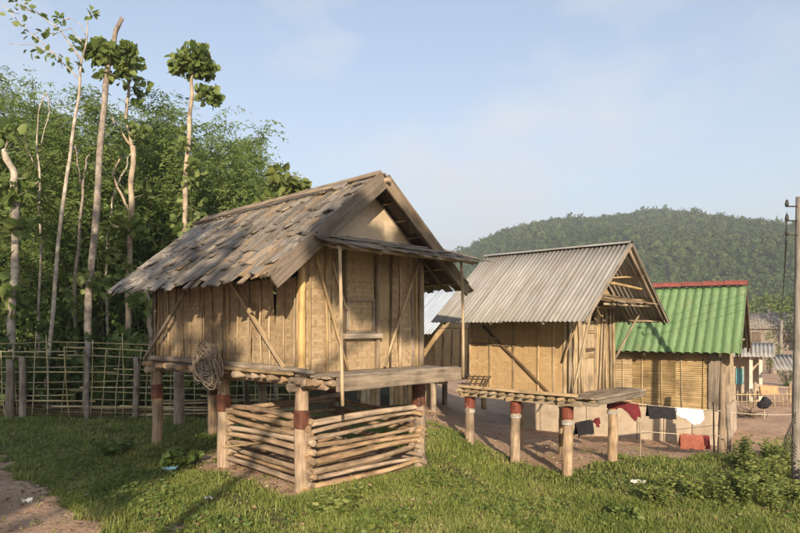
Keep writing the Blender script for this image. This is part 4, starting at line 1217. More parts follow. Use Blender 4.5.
def cloth(name, label, p0, p1, prof, mat, thick=.012, seed=0, group=None):
    """garment hung along p0-p1: prof(u) -> drop length of the front side; falls on both sides with folds"""
    p0 = Vector(p0); p1 = Vector(p1)
    X = (p1 - p0); L = X.length; X.normalize()
    Y = Vector((-X.y, X.x, 0)).normalized()
    nu, nv = 26, 16
    rr = random.Random(seed)
    ph = [rr.uniform(0, 6.28) for _ in range(4)]
    v = []; f = []
    for i in range(nu + 1):
        u = i / nu
        dF, dB = prof(u)
        for j in range(-nv, nv + 1):
            s = j / nv
            dd = (dF if s < 0 else dB) * abs(s)
            fold = .018 * math.sin(u * 17 + ph[0] + .6 * s) * min(1, dd * 8) + .010 * math.sin(u * 31 + ph[1]) * min(1, dd * 6)
            side = (-1 if s < 0 else 1)
            off = side * (.010 + .03 * min(1, dd * 5)) if abs(s) > 0 else 0
            pinch = 1 - .06 * min(1, dd * 2) * math.sin(u * 5 + ph[2])
            q = p0 + X * (L * (.5 + (u - .5) * pinch)) + Y * (-(-off) if False else off) + Y * fold
            q.z -= dd + .008 * math.sin(u * 9 + ph[3]) * (abs(s) ** 2) - (.012 if j == 0 else 0)
            v.append(q)
    m_ = 2 * nv + 1
    for i in range(nu):
        for j in range(2 * nv):
            f.append((i * m_ + j, (i + 1) * m_ + j, (i + 1) * m_ + j + 1, i * m_ + j + 1))
    c = (p0 + p1) / 2
    me = pymesh(name, [q - c for q in v], f, True)
    o = link(name, me, mat); o.location = c
    sm = o.modifiers.new('thickness', 'SOLIDIFY'); sm.thickness = .005
    return set_props(o, label, 'laundry', group)
La = lp + A; Lb = lp + B
def on(t, l=(La, Lb), sag=.02): 
    q = l[0].lerp(l[1], t); q.z -= sag * 4 * t * (1 - t); return q
def tpx(px, l=(La, Lb)):
    best = min(range(401), key=lambda i: abs((l[0].lerp(l[1], i / 400).x / l[0].lerp(l[1], i / 400).y * FPX + 400) - px)); return best / 400
cloth('garment', 'maroon garment bunched on the line end beside granary post', on(tpx(609)), on(tpx(638)), lambda u: (.12 + .30 * max(0, (u - .45)) * (1 if u > .45 else 0) * (1.6 if u < .9 else .8), .10), MAT['maroon_cloth'], seed=1)
cloth('garment', 'black folded cloth on the upper clothes line', on(tpx(647)), on(tpx(674)), lambda u: (.24 - .03 * u, .2), MAT['black_cloth'], seed=2)
def shirt(u):
    q = .13 + .24 * u if u < .8 else .32 - .9 * (u - .8)
    return (q + .02 * math.sin(u * 14), q * .7)
cloth('shirt', 'white shirt drooping from the upper clothes line', on(tpx(676)), on(tpx(703)), shirt, MAT['white_cloth'], seed=3)
l2 = (lp + A2, lp + B2)
cloth('towel', 'brick-red towel on the lower clothes line', on(tpx(680, l2), l2, .01), on(tpx(703, l2), l2, .01), lambda u: (.27, .22), MAT['red_cloth'], seed=4)
cloth('garment', 'narrow dark brown cloth right of the red towel', on(tpx(703.3, l2), l2, .01), on(tpx(709, l2), l2, .01), lambda u: (.25, .2), MAT['maroon_cloth'], seed=5)
# string under granary two with small dark pieces
s0 = G2 + Matrix.Rotation(a2_, 3, 'Z') @ Vector((0.09, .02, 0.83)); s1 = G2 + Matrix.Rotation(a2_, 3, 'Z') @ Vector((1.54, .02, .83))
st = wire('string', [p for p in sagline(s0, s1, .03)], .006, MAT['cord'])
set_props(st, 'thin string tied between front posts of the corrugated granary', 'string')
l3 = (s0, s1)
cloth('garment', 'black cloth hung under the corrugated granary', on(tpx(575, l3), l3, .03), on(tpx(592, l3), l3, .03), lambda u: (.25 - .04 * math.sin(u * 3), .2), MAT['black_cloth'], seed=6)
cloth('garment', 'tiny dark red rag next to black cloth under the corrugated granary', on(tpx(594, l3), l3, .03), on(tpx(599, l3), l3, .03), lambda u: (.10 * math.sin(math.pi * u) + .05, .05), MAT['maroon_cloth'], seed=7)

# ------------------------------------------------------------------ utility poles
def upole(px, Y, ytop, r, label, z_extra=None, X=None, H=None, fit=True):
    x = xat(px, Y) if X is None else X
    z = g(x, Y); H = H or (EYE - (ytop - HOR) / FPX * Y - z)
    t = thing('utility_pole', label, 'utility pole', (x, Y, z), 0)
    pole(t, 'shaft', (0, 0, -.3), (.06, 0, H), r, r * .8, MAT['polewood'], .01, .002, n=12, segs=12)
    if fit:
        for k in range(3):
            z_ = H - .15 - k * .22
            b = Bag(); b.tube([(-.16, -.03, z_), (-.16, -.03, z_ + .03), (-.16, -.03, z_ + .10)], [.02, .032, .016], 8)
            b.build('insulator', MAT['wire'], t)
            pole(t, 'bracket', (-.18, -.03, z_), (.05, -.02, z_), .012, .012, MAT['wire'], n=6, segs=2)
        b = Bag()
        for k in range(4):
            pts = [(-.05 - .09 * math.sin(math.pi * i / 10) * (1 + .3 * k), -.08, H * .12 + .55 - i * .055 - k * .05) for i in range(11)]
            b.tube(pts, [.008] * 11, 5)
        b.build('cable_loop', MAT['wire'], t)
    return t
up1 = upole(796, 9.5, 197, .072, 'tall weathered wooden utility pole at the right edge')
upole(780, 34, 320, .12, 'far pale utility pole beside the distant sheds')
# wires from the near pole to the far one
for k in range(3):
    a = Vector((-.16, -.03, 4.15 - .22 * k)); b_ = at(779 - k, 322 + 3 * k, 34) - up1.location
    wire('wire', sagline(a, b_, .9, 24), .0045, MAT['wire'], up1)

# ------------------------------------------------------------------ far sheds and yard things on the right
sp_ = Vector((xat(757, 21), 21, 0)); sp_.z = g(sp_.x, sp_.y)
sh = thing('shed', 'small distant shed with grey roof and two pale posts', 'shed', sp_, R(-30))
panel(sh, 'wall', (-1.5, 0, 0), (0.1, 0, 0), 1.5, .05, MAT['cement'], 0, 2, 2)
panel(sh, 'wall', (0.1, 0, 0), (0.1, 2.0, 0), 1.5, .05, MAT['cement'], 0, 2, 2)
plank(sh, 'door', (-.98, -.05, 0), (-.98, -.05, 1.4), .40, .04, MAT['band_dark'], up=(0, 1, 0))
plank(sh, 'poster', (-.52, -.045, .55), (-.52, -.045, 1.1), .22, .02, MAT['turquoise'], up=(0, 1, 0))
plank(sh, 'post', (-.18, -.55, -.1), (-.18, -.55, 1.6), .11, .11, MAT['whitewash'])
plank(sh, 'post', (.10, -.60, -.1), (.10, -.60, 1.55), .11, .11, MAT['whitewash'])
place_sheet(sh, 'roof_sheet', corr_mesh('roof_sheet', 2.1, 1.5, .12, .015), MAT['fibre'], (-1.6, .55, 1.98), (1, 0, 0), (0, -1, -.30))
place_sheet(sh, 'roof_sheet', corr_mesh('roof_sheet', 2.1, 1.6, .12, .015), MAT['fibre'], (.5, .55, 1.98), (-1, 0, 0), (0, 1, -.30))
place_sheet(sh, 'roof_sheet', corr_mesh('roof_sheet', 1.0, 1.3, .12, .015), MAT['fibre'], (.35, -.2, 1.6), (1, 0, 0), (.3, -1, -.35))
# orange towel line
A = at(755, 385, 20); B = at(790, 387, 20.5)
tl = thing('clothes_line', 'short distant clothes line near the grey-roofed shed', 'clothes line', (A.x, A.y, g(A.x, A.y)))
o0 = tl.location.copy()
wire('line', sagline(A - o0, B - o0, .02), .01, MAT['cord'], tl)
pole(tl, 'post', (0, 0, -.1), (0, 0, A.z - o0.z + .1), .04, .04, MAT['stick'])
bb = B - o0; pole(tl, 'post', (bb.x, bb.y, -.1), (bb.x, bb.y, bb.z + .1), .04, .04, MAT['stick'])
cloth('towel', 'orange towel on the distant line by the shed', at(760, 385.2, 20.08), at(777, 386.2, 20.3), lambda u: (.27, .22), MAT['orange_cloth'], seed=8)
# low stick fence in the yard
fy = at(738, 398, 19.4); fz = g(fy.x, 19.4)
sf = thing('fence', 'low distant stick fence across the dirt yard', 'fence', (fy.x, 19.4, fz))
for i in range(16):
    x = i * .13
    pole(sf, 'stick', (x, 0, -.05), (x + rng.uniform(-.03, .03), 0, rng.uniform(.45, .6)), .014, .012, MAT['stick'], n=5, segs=2)
for z in (.2, .42):
    pole(sf, 'rail', (-.1, -.02, z), (2.1, -.02, z + .02), .016, .014, MAT['stick'], n=5)
# long pole rail closer, across the yard
ry = at(735, 416, 13.0); 
# dark brush pile and bundle
def leafthing(name, label, cat, center, rad, n, L, W, mat, broad=True, stem=None, up=.5, group=None, stemmat='bark_grey'):
    """plant standing on the ground: stem part + foliage part"""
    cx, cy, cz = center
    z0 = g(cx, cy)
    t = thing(name, label, cat, (cx, cy, z0), 0, group)
    Vv, Ff = blob_leaves((0, 0, cz - z0), rad, n, L, W, broad, up)
    link('foliage', npmesh('foliage', Vv, Ff), MAT[mat], t)
    b = Bag()
    for k in range(stem or 3):
        an = rng.uniform(0, 6.28); q = rng.uniform(.2, .8)
        b.tube([(0, 0, -.06), (math.cos(an) * rad[0] * q * .4, math.sin(an) * rad[1] * q * .4, (cz - z0) * .6), (math.cos(an) * rad[0] * q, math.sin(an) * rad[1] * q, (cz - z0) + rad[2] * .4)], [max(.006, rad[0] * .035)] * 2 + [.004], 5)
    b.build('stem', MAT[stemmat], t)
    return t
p = at(745, 414, 17.2)
b = Bag()
for k in range(70):
    a = Vector((rng.gauss(0, .28), rng.gauss(0, .2), rng.uniform(0, .12))); dd = Vector((rng.uniform(-1, 1), rng.uniform(-1, 1), rng.uniform(-.1, .5))).normalized() * rng.uniform(.15, .4)
    b.tube([a, a + dd * .5 + Vector((0, 0, .02)), a + dd], [.012, .01, .006], 5)
o = b.build('brush_pile', MAT['darkwood']); o.location = (p.x, p.y, g(p.x, p.y))
set_props(o, 'dark pile of brushwood lying on the dirt yard', 'brush pile')
p = at(764, 413, 17.0); z0 = g(p.x, p.y)
bd = thing('bundle', 'black cloth bundle on a short stick in the yard', 'bundle', (p.x, p.y, z0))
pole(bd, 'stick', (0, 0, -.05), (0.02, 0, .45), .018, .015, MAT['stick'])
b = Bag()
for (x, z, r) in ((0, .42, .14), (.08, .46, .12), (-.08, .40, .11), (.02, .53, .10)):
    b.tube([(x, 0, z - r), (x, .01, z - r * .7), (x + .01, 0, z), (x, 0, z + r * .7), (x, 0, z + r)], [.01, r * .75, r, r * .7, .02], 9)
b.build('wrap', MAT['black_cloth'], bd)
# more distant village houses under the hill
def far_house(px, py, Y, w, d_, h, rot, wallm, roofm, label):
    x = xat(px, Y); z = g(x, Y)
    t = thing('house', label, 'house', (x, Y, z), rot)
    for (a, b_) in (((-w, -d_, 0), (w, -d_, 0)), ((w, -d_, 0), (w, d_, 0)), ((w, d_, 0), (-w, d_, 0)), ((-w, d_, 0), (-w, -d_, 0))):
        panel(t, 'wall', a, b_, h, .08, MAT[wallm], 0, 1, 1)
    rise = d_ * .8
    for s in (-1, 1):
        place_sheet(t, 'roof', corr_mesh('roof', 2 * w + .6, math.hypot(d_ + .4, rise) * 1.0, .3, .02, 6, 1), MAT[roofm], (-w - .3, 0, h + rise) if s < 0 else (w + .3, 0, h + rise), (1, 0, 0) if s < 0 else (-1, 0, 0), (0, s * (d_ + .4), -rise - .15))
    for s in (-1, 1):
        prism(t, 'gable', [(s * w, -d_, h), (s * w, d_, h), (s * w, 0, h + rise)], (.02, 0, 0), MAT[wallm])
    plank(t, 'door', (-w * .4, -d_ - .05, 0), (-w * .4, -d_ - .05, h * .8), .8, .05, MAT['darkwood'], up=(0, 1, 0))
    plank(t, 'window', (w * .35, -d_ - .05, h * .5), (w * .75, -d_ - .05, h * .5), .05, .7, MAT['darkwood'])
    return t
far_house(765, 345, 66, 2.6, 2.0, 2.3, R(-24), 'oldwood', 'shake', 'distant brown-roofed hut beneath the wooded hill')
far_house(797, 350, 80, 2.6, 2.0, 2.2, R(12), 'cement', 'fibre', 'distant grey hut at the far right under the hill')

# ------------------------------------------------------------------ bamboo fence, left
FA = Vector((-8.9, 12.35, 0)); FB = Vector((-2.1, 12.75, 0))
fd = (FB - FA); FL = fd.length
fn = thing('fence', 'long rickety bamboo lattice fence in front of the forest', 'fence', (FA.x, FA.y, g(FA.x, FA.y)), math.atan2(fd.y, fd.x))
def zf(x):
    p = FA + fd * (x / FL); return g(p.x, p.y) - fn.location.z
x = 0.1
while x < FL:
    lean = rng.uniform(-.14, .14)
    pole(fn, 'stick', (x, -.02, zf(x) - .05), (x + lean, -.02, zf(x) + rng.uniform(1.35, 1.75)), .011, .008, MAT['fencewood'], .02, n=6)
    x += rng.uniform(.14, .34)
hs = [0.12, .22, .33, .45, .58, .72, .86, 1.0, 1.16, 1.32, 1.45]
for k, h in enumerate(hs):
    xs0 = -.1
    while xs0 < FL - .3:
        ln = rng.uniform(2.0, 3.4); x1 = min(xs0 + ln, FL + .1)
        dh0 = .10 * (1 - xs0 / FL); dh1 = .10 * (1 - x1 / FL)
        pole(fn, 'rail', (xs0, .005 + .012 * (k % 2), zf(xs0) + h + dh0 + rng.uniform(-.05, .05)), (x1, .005 + .012 * (k % 2), zf(x1) + h + dh1 + rng.uniform(-.05, .05)), rng.uniform(.010, .017), None, MAT['fencewood'], .03, n=6, segs=6)
        xs0 = x1 - rng.uniform(.1, .3)
for k in range(18):   # close rails at the bottom
    xs0 = rng.uniform(0, 4.5); x1 = xs0 + rng.uniform(2, 3.2)
    pole(fn, 'rail', (xs0, -.01, zf(xs0) + .05 + (k % 9) * .035), (min(x1, FL), -.01, zf(x1) + .05 + (k % 9) * .035 + rng.uniform(-.05, .05)), .016, .013, MAT['darkwood'] if k % 2 else MAT['fencewood'], .02, n=6)
for (px, h, r, m) in ((18, 1.25, .07, 'oldwood'), (6, 1.20, .085, 'oldwood'), (82, 1.55, .055, 'bark_grey'), (129, 1.25, .06, 'bark_grey'), (205, 1.2, .05, 'darkwood'), (243, 1.2, .05, 'darkwood')):
    Y = 12.2; X = xat(px, Y); xl = (X - FA.x)
    if px < 0: continue
    pole(fn, 'post', (xl, -.10, zf(max(0, xl)) - .15), (xl + rng.uniform(-.04, .04), -.08, zf(max(0, xl)) + h), r, r * .85, MAT[m], .02, .006, n=9)
# lone post behind the granary
X = xat(179, 11.6)
lpst = thing('post', 'lone thick post standing behind the large granary', 'post', (X, 11.6, g(X, 11.6)))
pole(lpst, 'shaft', (0, 0, -.15), (0, 0, 1.25), .10, .095, MAT['concrete'], .01, .004, n=12)
pole(lpst, 'cap_block', (-.16, 0, 1.27), (.16, 0, 1.27), .04, .04, MAT['log'])

# ------------------------------------------------------------------ trees, left
def trunk_path(keys, Y, n=22, wig=.03):
    """keys: (px, py, radius_px) at depth Y -> local path rising from ground"""
    P = [at(k[0], k[1], Y) for k in keys]
    z0 = g(P[0].x, Y); P[0].z = z0
    base = P[0].copy()
    pts = []; rad = []
    for i in range(n + 1):
        t = i / n * (len(keys) - 1); j = min(int(t), len(keys) - 2); u = t - j
        p = P[j].lerp(P[j + 1], u)
        p = p + Vector((math.sin(i * 1.3 + keys[0][0]) * wig, math.cos(i * .9 + keys[0][0]) * wig, 0)) * (0 if i == 0 else 1)
        pts.append(p - base); rad.append((.56 + .03 * math.sin(i * 2.1 + keys[0][0])) * (keys[j][2] + (keys[j + 1][2] - keys[j][2]) * u) / FPX * Y)
    pts[0].z -= .15
    return base, pts, rad
def tree(name, label, Y, keys, bark, crowns, leafm='leaf_big', limbs=(), broad=True, group=None, ll=.19, lw=.18, wig=.02, deep=0.0):
    base, pts, rad = trunk_path(keys, Y, wig=wig)
    t = thing(name, label, 'tree', base, 0, group)
    b = Bag(); b.tube(pts, rad, 10)
    allp = list(pts)
    for lk in limbs:
        q = [at(k[0], k[1], Y + (k[3] if len(k) > 3 else 0)) - base for k in lk]
        m = []; rr = []
        for i in range(len(q) - 1):
            for s in range(4):
                u = s / 4; m.append(q[i].lerp(q[i + 1], u) + Vector((rng.uniform(-.02, .02), rng.uniform(-.02, .02), 0))); rr.append(.7 * (lk[i][2] + (lk[i + 1][2] - lk[i][2]) * u) / FPX * Y)
        m.append(q[-1]); rr.append(lk[-1][2] / FPX * Y)
        b.tube(m, rr, 6); allp += m
    tw = b
    parts = []
    for c in crowns:   # px, py, rx, ry (px), n, dY
        cc = at(c[0], c[1], Y + (c[5] if len(c) > 5 else 0)) - base
        rx, ry = c[2] / FPX * Y, c[3] / FPX * Y
        root = min(allp, key=lambda q: (q - cc).length)
        for k in range(6 if c[4] > 60 else 3 if (root - cc).length < .5 else 1):   # twigs carrying the tuft
            e = cc + Vector((rng.uniform(-.8, .8) * rx, rng.uniform(-.7, .7) * rx, rng.uniform(-.5, .8) * ry))
            mid = root.lerp(e, .5) + Vector((rng.uniform(-.04, .04), rng.uniform(-.04, .04), .05))
            rt = min(allp, key=lambda q: (q - e).length)
            tw.tube([rt, rt.lerp(mid, .5) if (rt - e).length > .6 else rt.lerp(e, .5), e], [.011, .008, .004], 5)
        parts.append(blob_leaves(cc, (rx, rx * .9, ry), int(c[4] * 1.5), ll, lw, broad, up=.25, shell=.35))
    if parts:
        Vv, Ff = merge(parts)
        link('crown', npmesh('crown', Vv, Ff), MAT[leafm], t)
    b.build('trunk', MAT[bark], t)
    return t
TY = 15.0
tree('tree', 'slim trunk with a round tuft of broad leaves above the granary roof', 15.0,
     [(183, 420, 5.2), (184, 215, 4.6), (189, 130, 4.0), (192, 85, 3.0), (193, 62, 1.5)], 'bark_orange',
     [(193, 61, 22, 18, 330), (206, 98, 11, 10, 60), (186, 140, 12, 16, 22), (196, 178, 16, 14, 26), (190, 215, 24, 18, 40)],
     limbs=[[(192, 92, 1.6), (200, 98, 1.0), (207, 102, .5)], [(187, 160, 1.4), (194, 172, .8)]])
tree('tree', 'tall thick grey trunk with lopped bare top and one leaf clump', 14.6,
     [(86, 425, 7.0), (88, 320, 6.5), (98, 180, 5.8), (106, 80, 5.0), (113, 45, 4.4), (121, 18, 3.8)], 'bark_grey',
     [(104, 52, 18, 12, 200), (128, 60, 12, 12, 80), (112, 72, 14, 8, 30), (92, 285, 22, 14, 40)], wig=.02)
tree('tree', 'thin pale trunk with sparse twiggy top reaching left', 14.2,
     [(46, 425, 4.2), (50, 330, 3.8), (66, 180, 3.2), (78, 100, 2.6), (83, 55, 1.8), (90, 14, .7)], 'bark_pale',
     [(91, 14, 4, 4, 10), (61, 20, 4, 4, 7), (80, 45, 8, 10, 14), (52, 33, 5, 3, 8), (35, 30, 14, 8, 8), (48, 58, 22, 6, 12), (30, 15, 26, 4, 8), (20, 8, 14, 8, 10), (68, 62, 14, 8, 10)], ll=.16, lw=.10,
     limbs=[[(82, 60, 1.2), (60, 30, .9), (40, 15, .6), (20, 8, .4)], [(84, 45, .8), (70, 28, .6), (55, 34, .4)], [(80, 80, 1.0), (55, 55, .8), (25, 28, .6), (3, 6, .4)], [(86, 35, .7), (80, 24, .5), (70, 18, .3)], [(55, 55, .6), (35, 45, .5), (10, 44, .3)]])
tree('tree', 'leaning stubby trunk with broken top at the left edge', 14.0,
     [(10, 425, 7.2), (12, 330, 6.8), (16, 210, 6.2), (14, 175, 6.0), (4, 150, 5.2)], 'bark_pale',
     [(15, 185, 24, 14, 60), (5, 135, 18, 12, 40), (28, 240, 20, 16, 40), (5, 290, 18, 22, 50)], ll=.26, lw=.2)
tree('tree', 'cut orange-brown trunk with forked shoots and leaf tufts', 15.4,
     [(126, 430, 5.5), (128, 300, 5.2), (131, 210, 5.0), (133, 146, 4.6)], 'bark_orange',
     [(128, 68, 16, 16, 70), (135, 135, 16, 12, 40), (142, 90, 10, 12, 18), (128, 240, 26, 26, 130), (118, 270, 20, 18, 60), (140, 190, 12, 10, 20)],
     limbs=[[(133, 148, 2.4), (126, 120, 2.2), (128, 95, 2.0), (128, 65, 1.2)], [(131, 146, 2.0), (120, 130, 1.5), (112, 118, .8)], [(129, 212, 1.4), (124, 200, 2.0), (112, 175, 1.6), (120, 158, 1.0)]])
tree('tree', 'bare grey forked sapling between the pale and the grey trunk', 15.2,
     [(74, 425, 3.6), (76, 270, 3.0), (82, 205, 2.6), (85, 165, 1.6), (90, 152, .8)], 'bark_grey',
     [(80, 300, 14, 14, 24)], limbs=[[(83, 190, 1.6), (78, 165, 1.2), (75, 145, .7)]], ll=.22, lw=.16)
tree('tree', 'thin crooked sapling left of the cut orange trunk', 15.7,
     [(106, 430, 2.6), (108, 230, 2.2), (115, 190, 2.0), (127, 165, 1.4), (131, 150, .8)], 'bark_pale', [(110, 230, 14, 12, 20)], ll=.2, lw=.15)
tree('tree', 'slender dark stem with dead hanging vines left of the pale trunk', 14.8,
     [(36, 425, 2.6), (40, 300, 2.2), (40, 180, 1.8), (36, 130, 1.2), (44, 92, .7)], 'bark_pale',
     [(30, 200, 18, 20, 26), (38, 320, 18, 20, 40)], limbs=[[(40, 175, .9), (28, 150, .7), (22, 130, .4)], [(40, 150, .8), (50, 110, .6), (46, 90, .4)]], ll=.22, lw=.16)
tree('tree', 'light green broad-leaved treetop just behind the granary ridge', 14.5,
     [(275, 415, 3.2), (278, 250, 2.6), (286, 195, 1.6), (288, 180, .8)], 'bark_pale', [(288, 182, 18, 12, 70), (270, 200, 12, 10, 20)], leafm='leaf_light', ll=.26, lw=.2)
tree('tree', 'broken pale-orange trunk behind the fence beside the granary', 13.6, [(152, 428, 4.0), (150, 330, 4.0), (146, 290, 3.6)], 'bark_orange', [(140, 345, 14, 14, 30), (150, 300, 14, 12, 24)], ll=.24, lw=.18)

# ------------------------------------------------------------------ bamboo thicket: one dense mass
def top_px(px):
    return np.interp(px, [-120, 0, 60, 110, 150, 200, 235, 262, 285, 300, 330], [60, 78, 92, 88, 96, 105, 136, 146, 150, 178, 250])
b = Bag(); LP, LD, LN, LL = [], [], [], []
for k in range(280):
    Y = rng.uniform(16.2, 23.5)
    px = rng.uniform(-110, 300)
    X = xat(px, Y)
    H = (EYE - (top_px(px) + (abs(rng.gauss(0, 48)) if rng.random() > .12 else -rng.uniform(0, 16)) - HOR) / FPX * Y)
    if H < 2.5: H = 2.5
    la = rng.uniform(0, 6.28); lean = rng.uniform(.4, 1.7)
    if px > 240: la = rng.uniform(1.6, 4.6)
    z0 = g(X, Y)
    pts = []
    for i in range(11):
        t = i / 10
        bend = lean * t ** 2.6
        pts.append(Vector((X + math.cos(la) * bend, Y + math.sin(la) * bend, z0 - .1 + (H - .35 * bend ** 2 * .5) * t - .25 * max(0, t - .8))))
    r0 = rng.uniform(.022, .038)
    b.tube(pts, [r0 * (1 - .8 * i / 10) for i in range(11)], 5)
    nb = 62
    for q in range(nb):
        t = rng.uniform(.06, 1.0) ** .62
        j = min(int(t * 10), 9); p = pts[j].lerp(pts[j + 1], t * 10 - j)
        an = rng.uniform(0, 6.28); bl = rng.uniform(.4, 1.25) * (1.15 - .4 * t)
        dr = Vector((math.cos(an), math.sin(an), rng.uniform(.05, .7))).normalized()
        nl_ = 18
        for s in range(nl_):
            u = (s + rng.random()) / nl_
            pp_ = p + dr * bl * u - Vector((0, 0, .45 * bl * u * u))
            LP.append(pp_ + Vector((rng.gauss(0, .07), rng.gauss(0, .07), rng.gauss(0, .05))))
            LD.append(Vector((dr.x + rng.gauss(0, .6), dr.y + rng.gauss(0, .6), -.35 + rng.gauss(0, .35))))
            LN.append((rng.gauss(0, .6), rng.gauss(0, .6) - .45, .45)); LL.append(rng.uniform(.10, .20))
LP = np.array(LP); LD = np.array(LD); LN = np.array(LN); LL = np.array(LL)
Vv, Ff = leaves(LP, LD, LN, LL, LL * .20 + .008, False, .12)
th_ = link('bamboo_thicket', npmesh('bamboo_thicket', Vv, Ff), MAT['leaf_bamboo'])
set_props(th_, 'dense mass of feathery green bamboo behind the fence', 'bamboo', kind='stuff')
bc = b.build('bamboo_culms', MAT['culm']); set_props(bc, 'crowd of thin bamboo culms inside the dark forest', 'bamboo', kind='stuff')
# undergrowth and deep forest behind
parts = []
for k in range(230):
    Y = rng.uniform(13.2, 24); px = rng.uniform(-80, 330) if Y > 15 else rng.uniform(-80, 250)
    X = xat(px, Y); h = rng.uniform(.3, 1.1) + (rng.uniform(0, 2.2) if Y > 15.5 else 0)
    parts.append(blob_leaves((X, Y, g(X, Y) + h), (rng.uniform(.4, .8), rng.uniform(.4, .8), h * .9), 85, .20, .13, True, up=.15, clumps=9))
for k in range(150):
    Y = rng.uniform(24, 32); px = rng.uniform(-120, 285); X = xat(px, Y)
    hmax = (EYE - (top_px(px) + 75 - HOR) / FPX * Y) - 1.2; h = rng.uniform(.8, max(1.2, hmax))
    parts.append(blob_leaves((X, Y, h), (1.3, 1.3, 1.2), 110, .40, .26, True, clumps=10))
Vv, Ff = merge(parts)
ug = link('forest_undergrowth', npmesh('forest_undergrowth', Vv, Ff), MAT['leaf_dark'])
set_props(ug, 'dark leafy undergrowth filling the forest beneath the bamboo', 'undergrowth', kind='stuff')

# ------------------------------------------------------------------ shade trees behind the camera (out of frame; they throw the long evening shade)
def shade_tree(x, y, H, R_, n, label, seed):
    rg2 = np.random.default_rng(seed)
    z0 = g(x, y); t = thing('tree', label, 'tree', (x, y, z0))
    b = Bag(); b.tube([(0, 0, -.2), (.1, 0, H * .3), (-.1, .1, H * .55), (0, 0, H * .85)], [.28, .24, .18, .06], 9)
    for k in range(6):
        an = k * 1.05 + seed; b.tube([(0, 0, H * (.35 + .05 * k)), (math.cos(an) * R_ * .5, math.sin(an) * R_ * .5, H * (.5 + .05 * k)), (math.cos(an) * R_ * .85, math.sin(an) * R_ * .85, H * (.58 + .05 * k))], [.12, .08, .03], 6)
    b.build('trunk', MAT['bark_grey'], t)
    Vv, Ff = blob_leaves((0, 0, H * .60), (R_, R_, H * .40), n, .42, .30, True, .5, .25, rg2, 70)
    link('crown', npmesh('crown', Vv, Ff), MAT['leaf_dark'], t)
shade_tree(-4.3, -9.0, 13.6, 3.4, 6500, 'big leafy shade tree behind the viewer, left of the path', 1)
shade_tree(-10.0, -8.0, 12.6, 3.8, 6000, 'wide leafy shade tree farther left behind the viewer', 2)
# unseen slim tree, added so its tuft shades the right half of the porch wall
tx, ty = 1.25, -6.0; tz = g(tx, ty)
tt = thing('tree', 'slim leaning tufted tree added behind the viewer to shade the porch wall', 'tree', (tx, ty, tz))
b = Bag(); b.tube([(-3.4, -.6, -.2), (-3.0, -.5, 3.0), (-1.8, -.3, 5.6), (0, 0, 7.3)], [.09, .08, .06, .03], 8); b.build('trunk', MAT['bark_pale'], tt)
Vv, Ff = blob_leaves((0, 0, 7.45 - tz), (1.0, .8, .55), 1500, .24, .2, True, .5, .2, np.random.default_rng(77), 22)
link('crown', npmesh('crown', Vv, Ff), MAT['leaf_big'], tt)

# ------------------------------------------------------------------ hill
def crest(px):
    return np.interp(px, [-400, 100, 250, 380, 440, 458, 475, 495, 520, 545, 580, 610, 640, 665, 690, 720, 750, 780, 800, 900, 1100, 1500],
                     [318, 300, 290, 278, 264, 256, 246, 236, 228, 222, 221, 217, 213, 212, 217, 228, 240, 253, 262, 288, 305, 318])
HY0, HY1, HYC = 110.0, 620.0, 400.0
def hz(X, Y):
    px = X / HYC * FPX + 400
    top = EYE + (HOR - (crest(px) + 3)) / FPX * HYC
    prof = ss(HY0, HYC, Y) * .55 + .45 * np.clip((Y - HY0) / (HYC - HY0), 0, 1)
    prof = np.where(Y > HYC, 1 - .9 * ss(HYC, HY1, Y), prof)
    fold = 3.0 * np.sin(X * .028 + Y * .017) + 4.0 * np.sin(X * .013 - Y * .011 + 1) + 1.6 * np.sin(X * .07 + Y * .05)
    bump_w = np.sin(np.pi * np.clip((Y - HY0) / (HYC - HY0), 0, 1)) ** 1
    return -1.5 + (top + 1.5) * prof + fold * bump_w
hx_ = np.linspace(-420, 620, 140); hy_ = np.linspace(100, 640, 70)
HXm, HYm = np.meshgrid(hx_, hy_); HZm = hz(HXm, HYm)
nxh = len(hx_); I = (np.arange(len(hy_) - 1)[:, None] * nxh + np.arange(nxh - 1)[None, :]).ravel()
set_props(link('hill', npmesh('hill', np.stack([HXm.ravel(), HYm.ravel(), HZm.ravel()], 1), np.stack([I, I + 1, I + nxh + 1, I + nxh], 1), True), MAT['hillleaf']), kind='structure')
import bmesh
bm = bmesh.new(); bmesh.ops.create_icosphere(bm, subdivisions=1, radius=1)
icoV = np.array([v.co[:] for v in bm.verts]); icoF = np.array([[v.index for v in f.verts] for f in bm.faces]); bm.free()
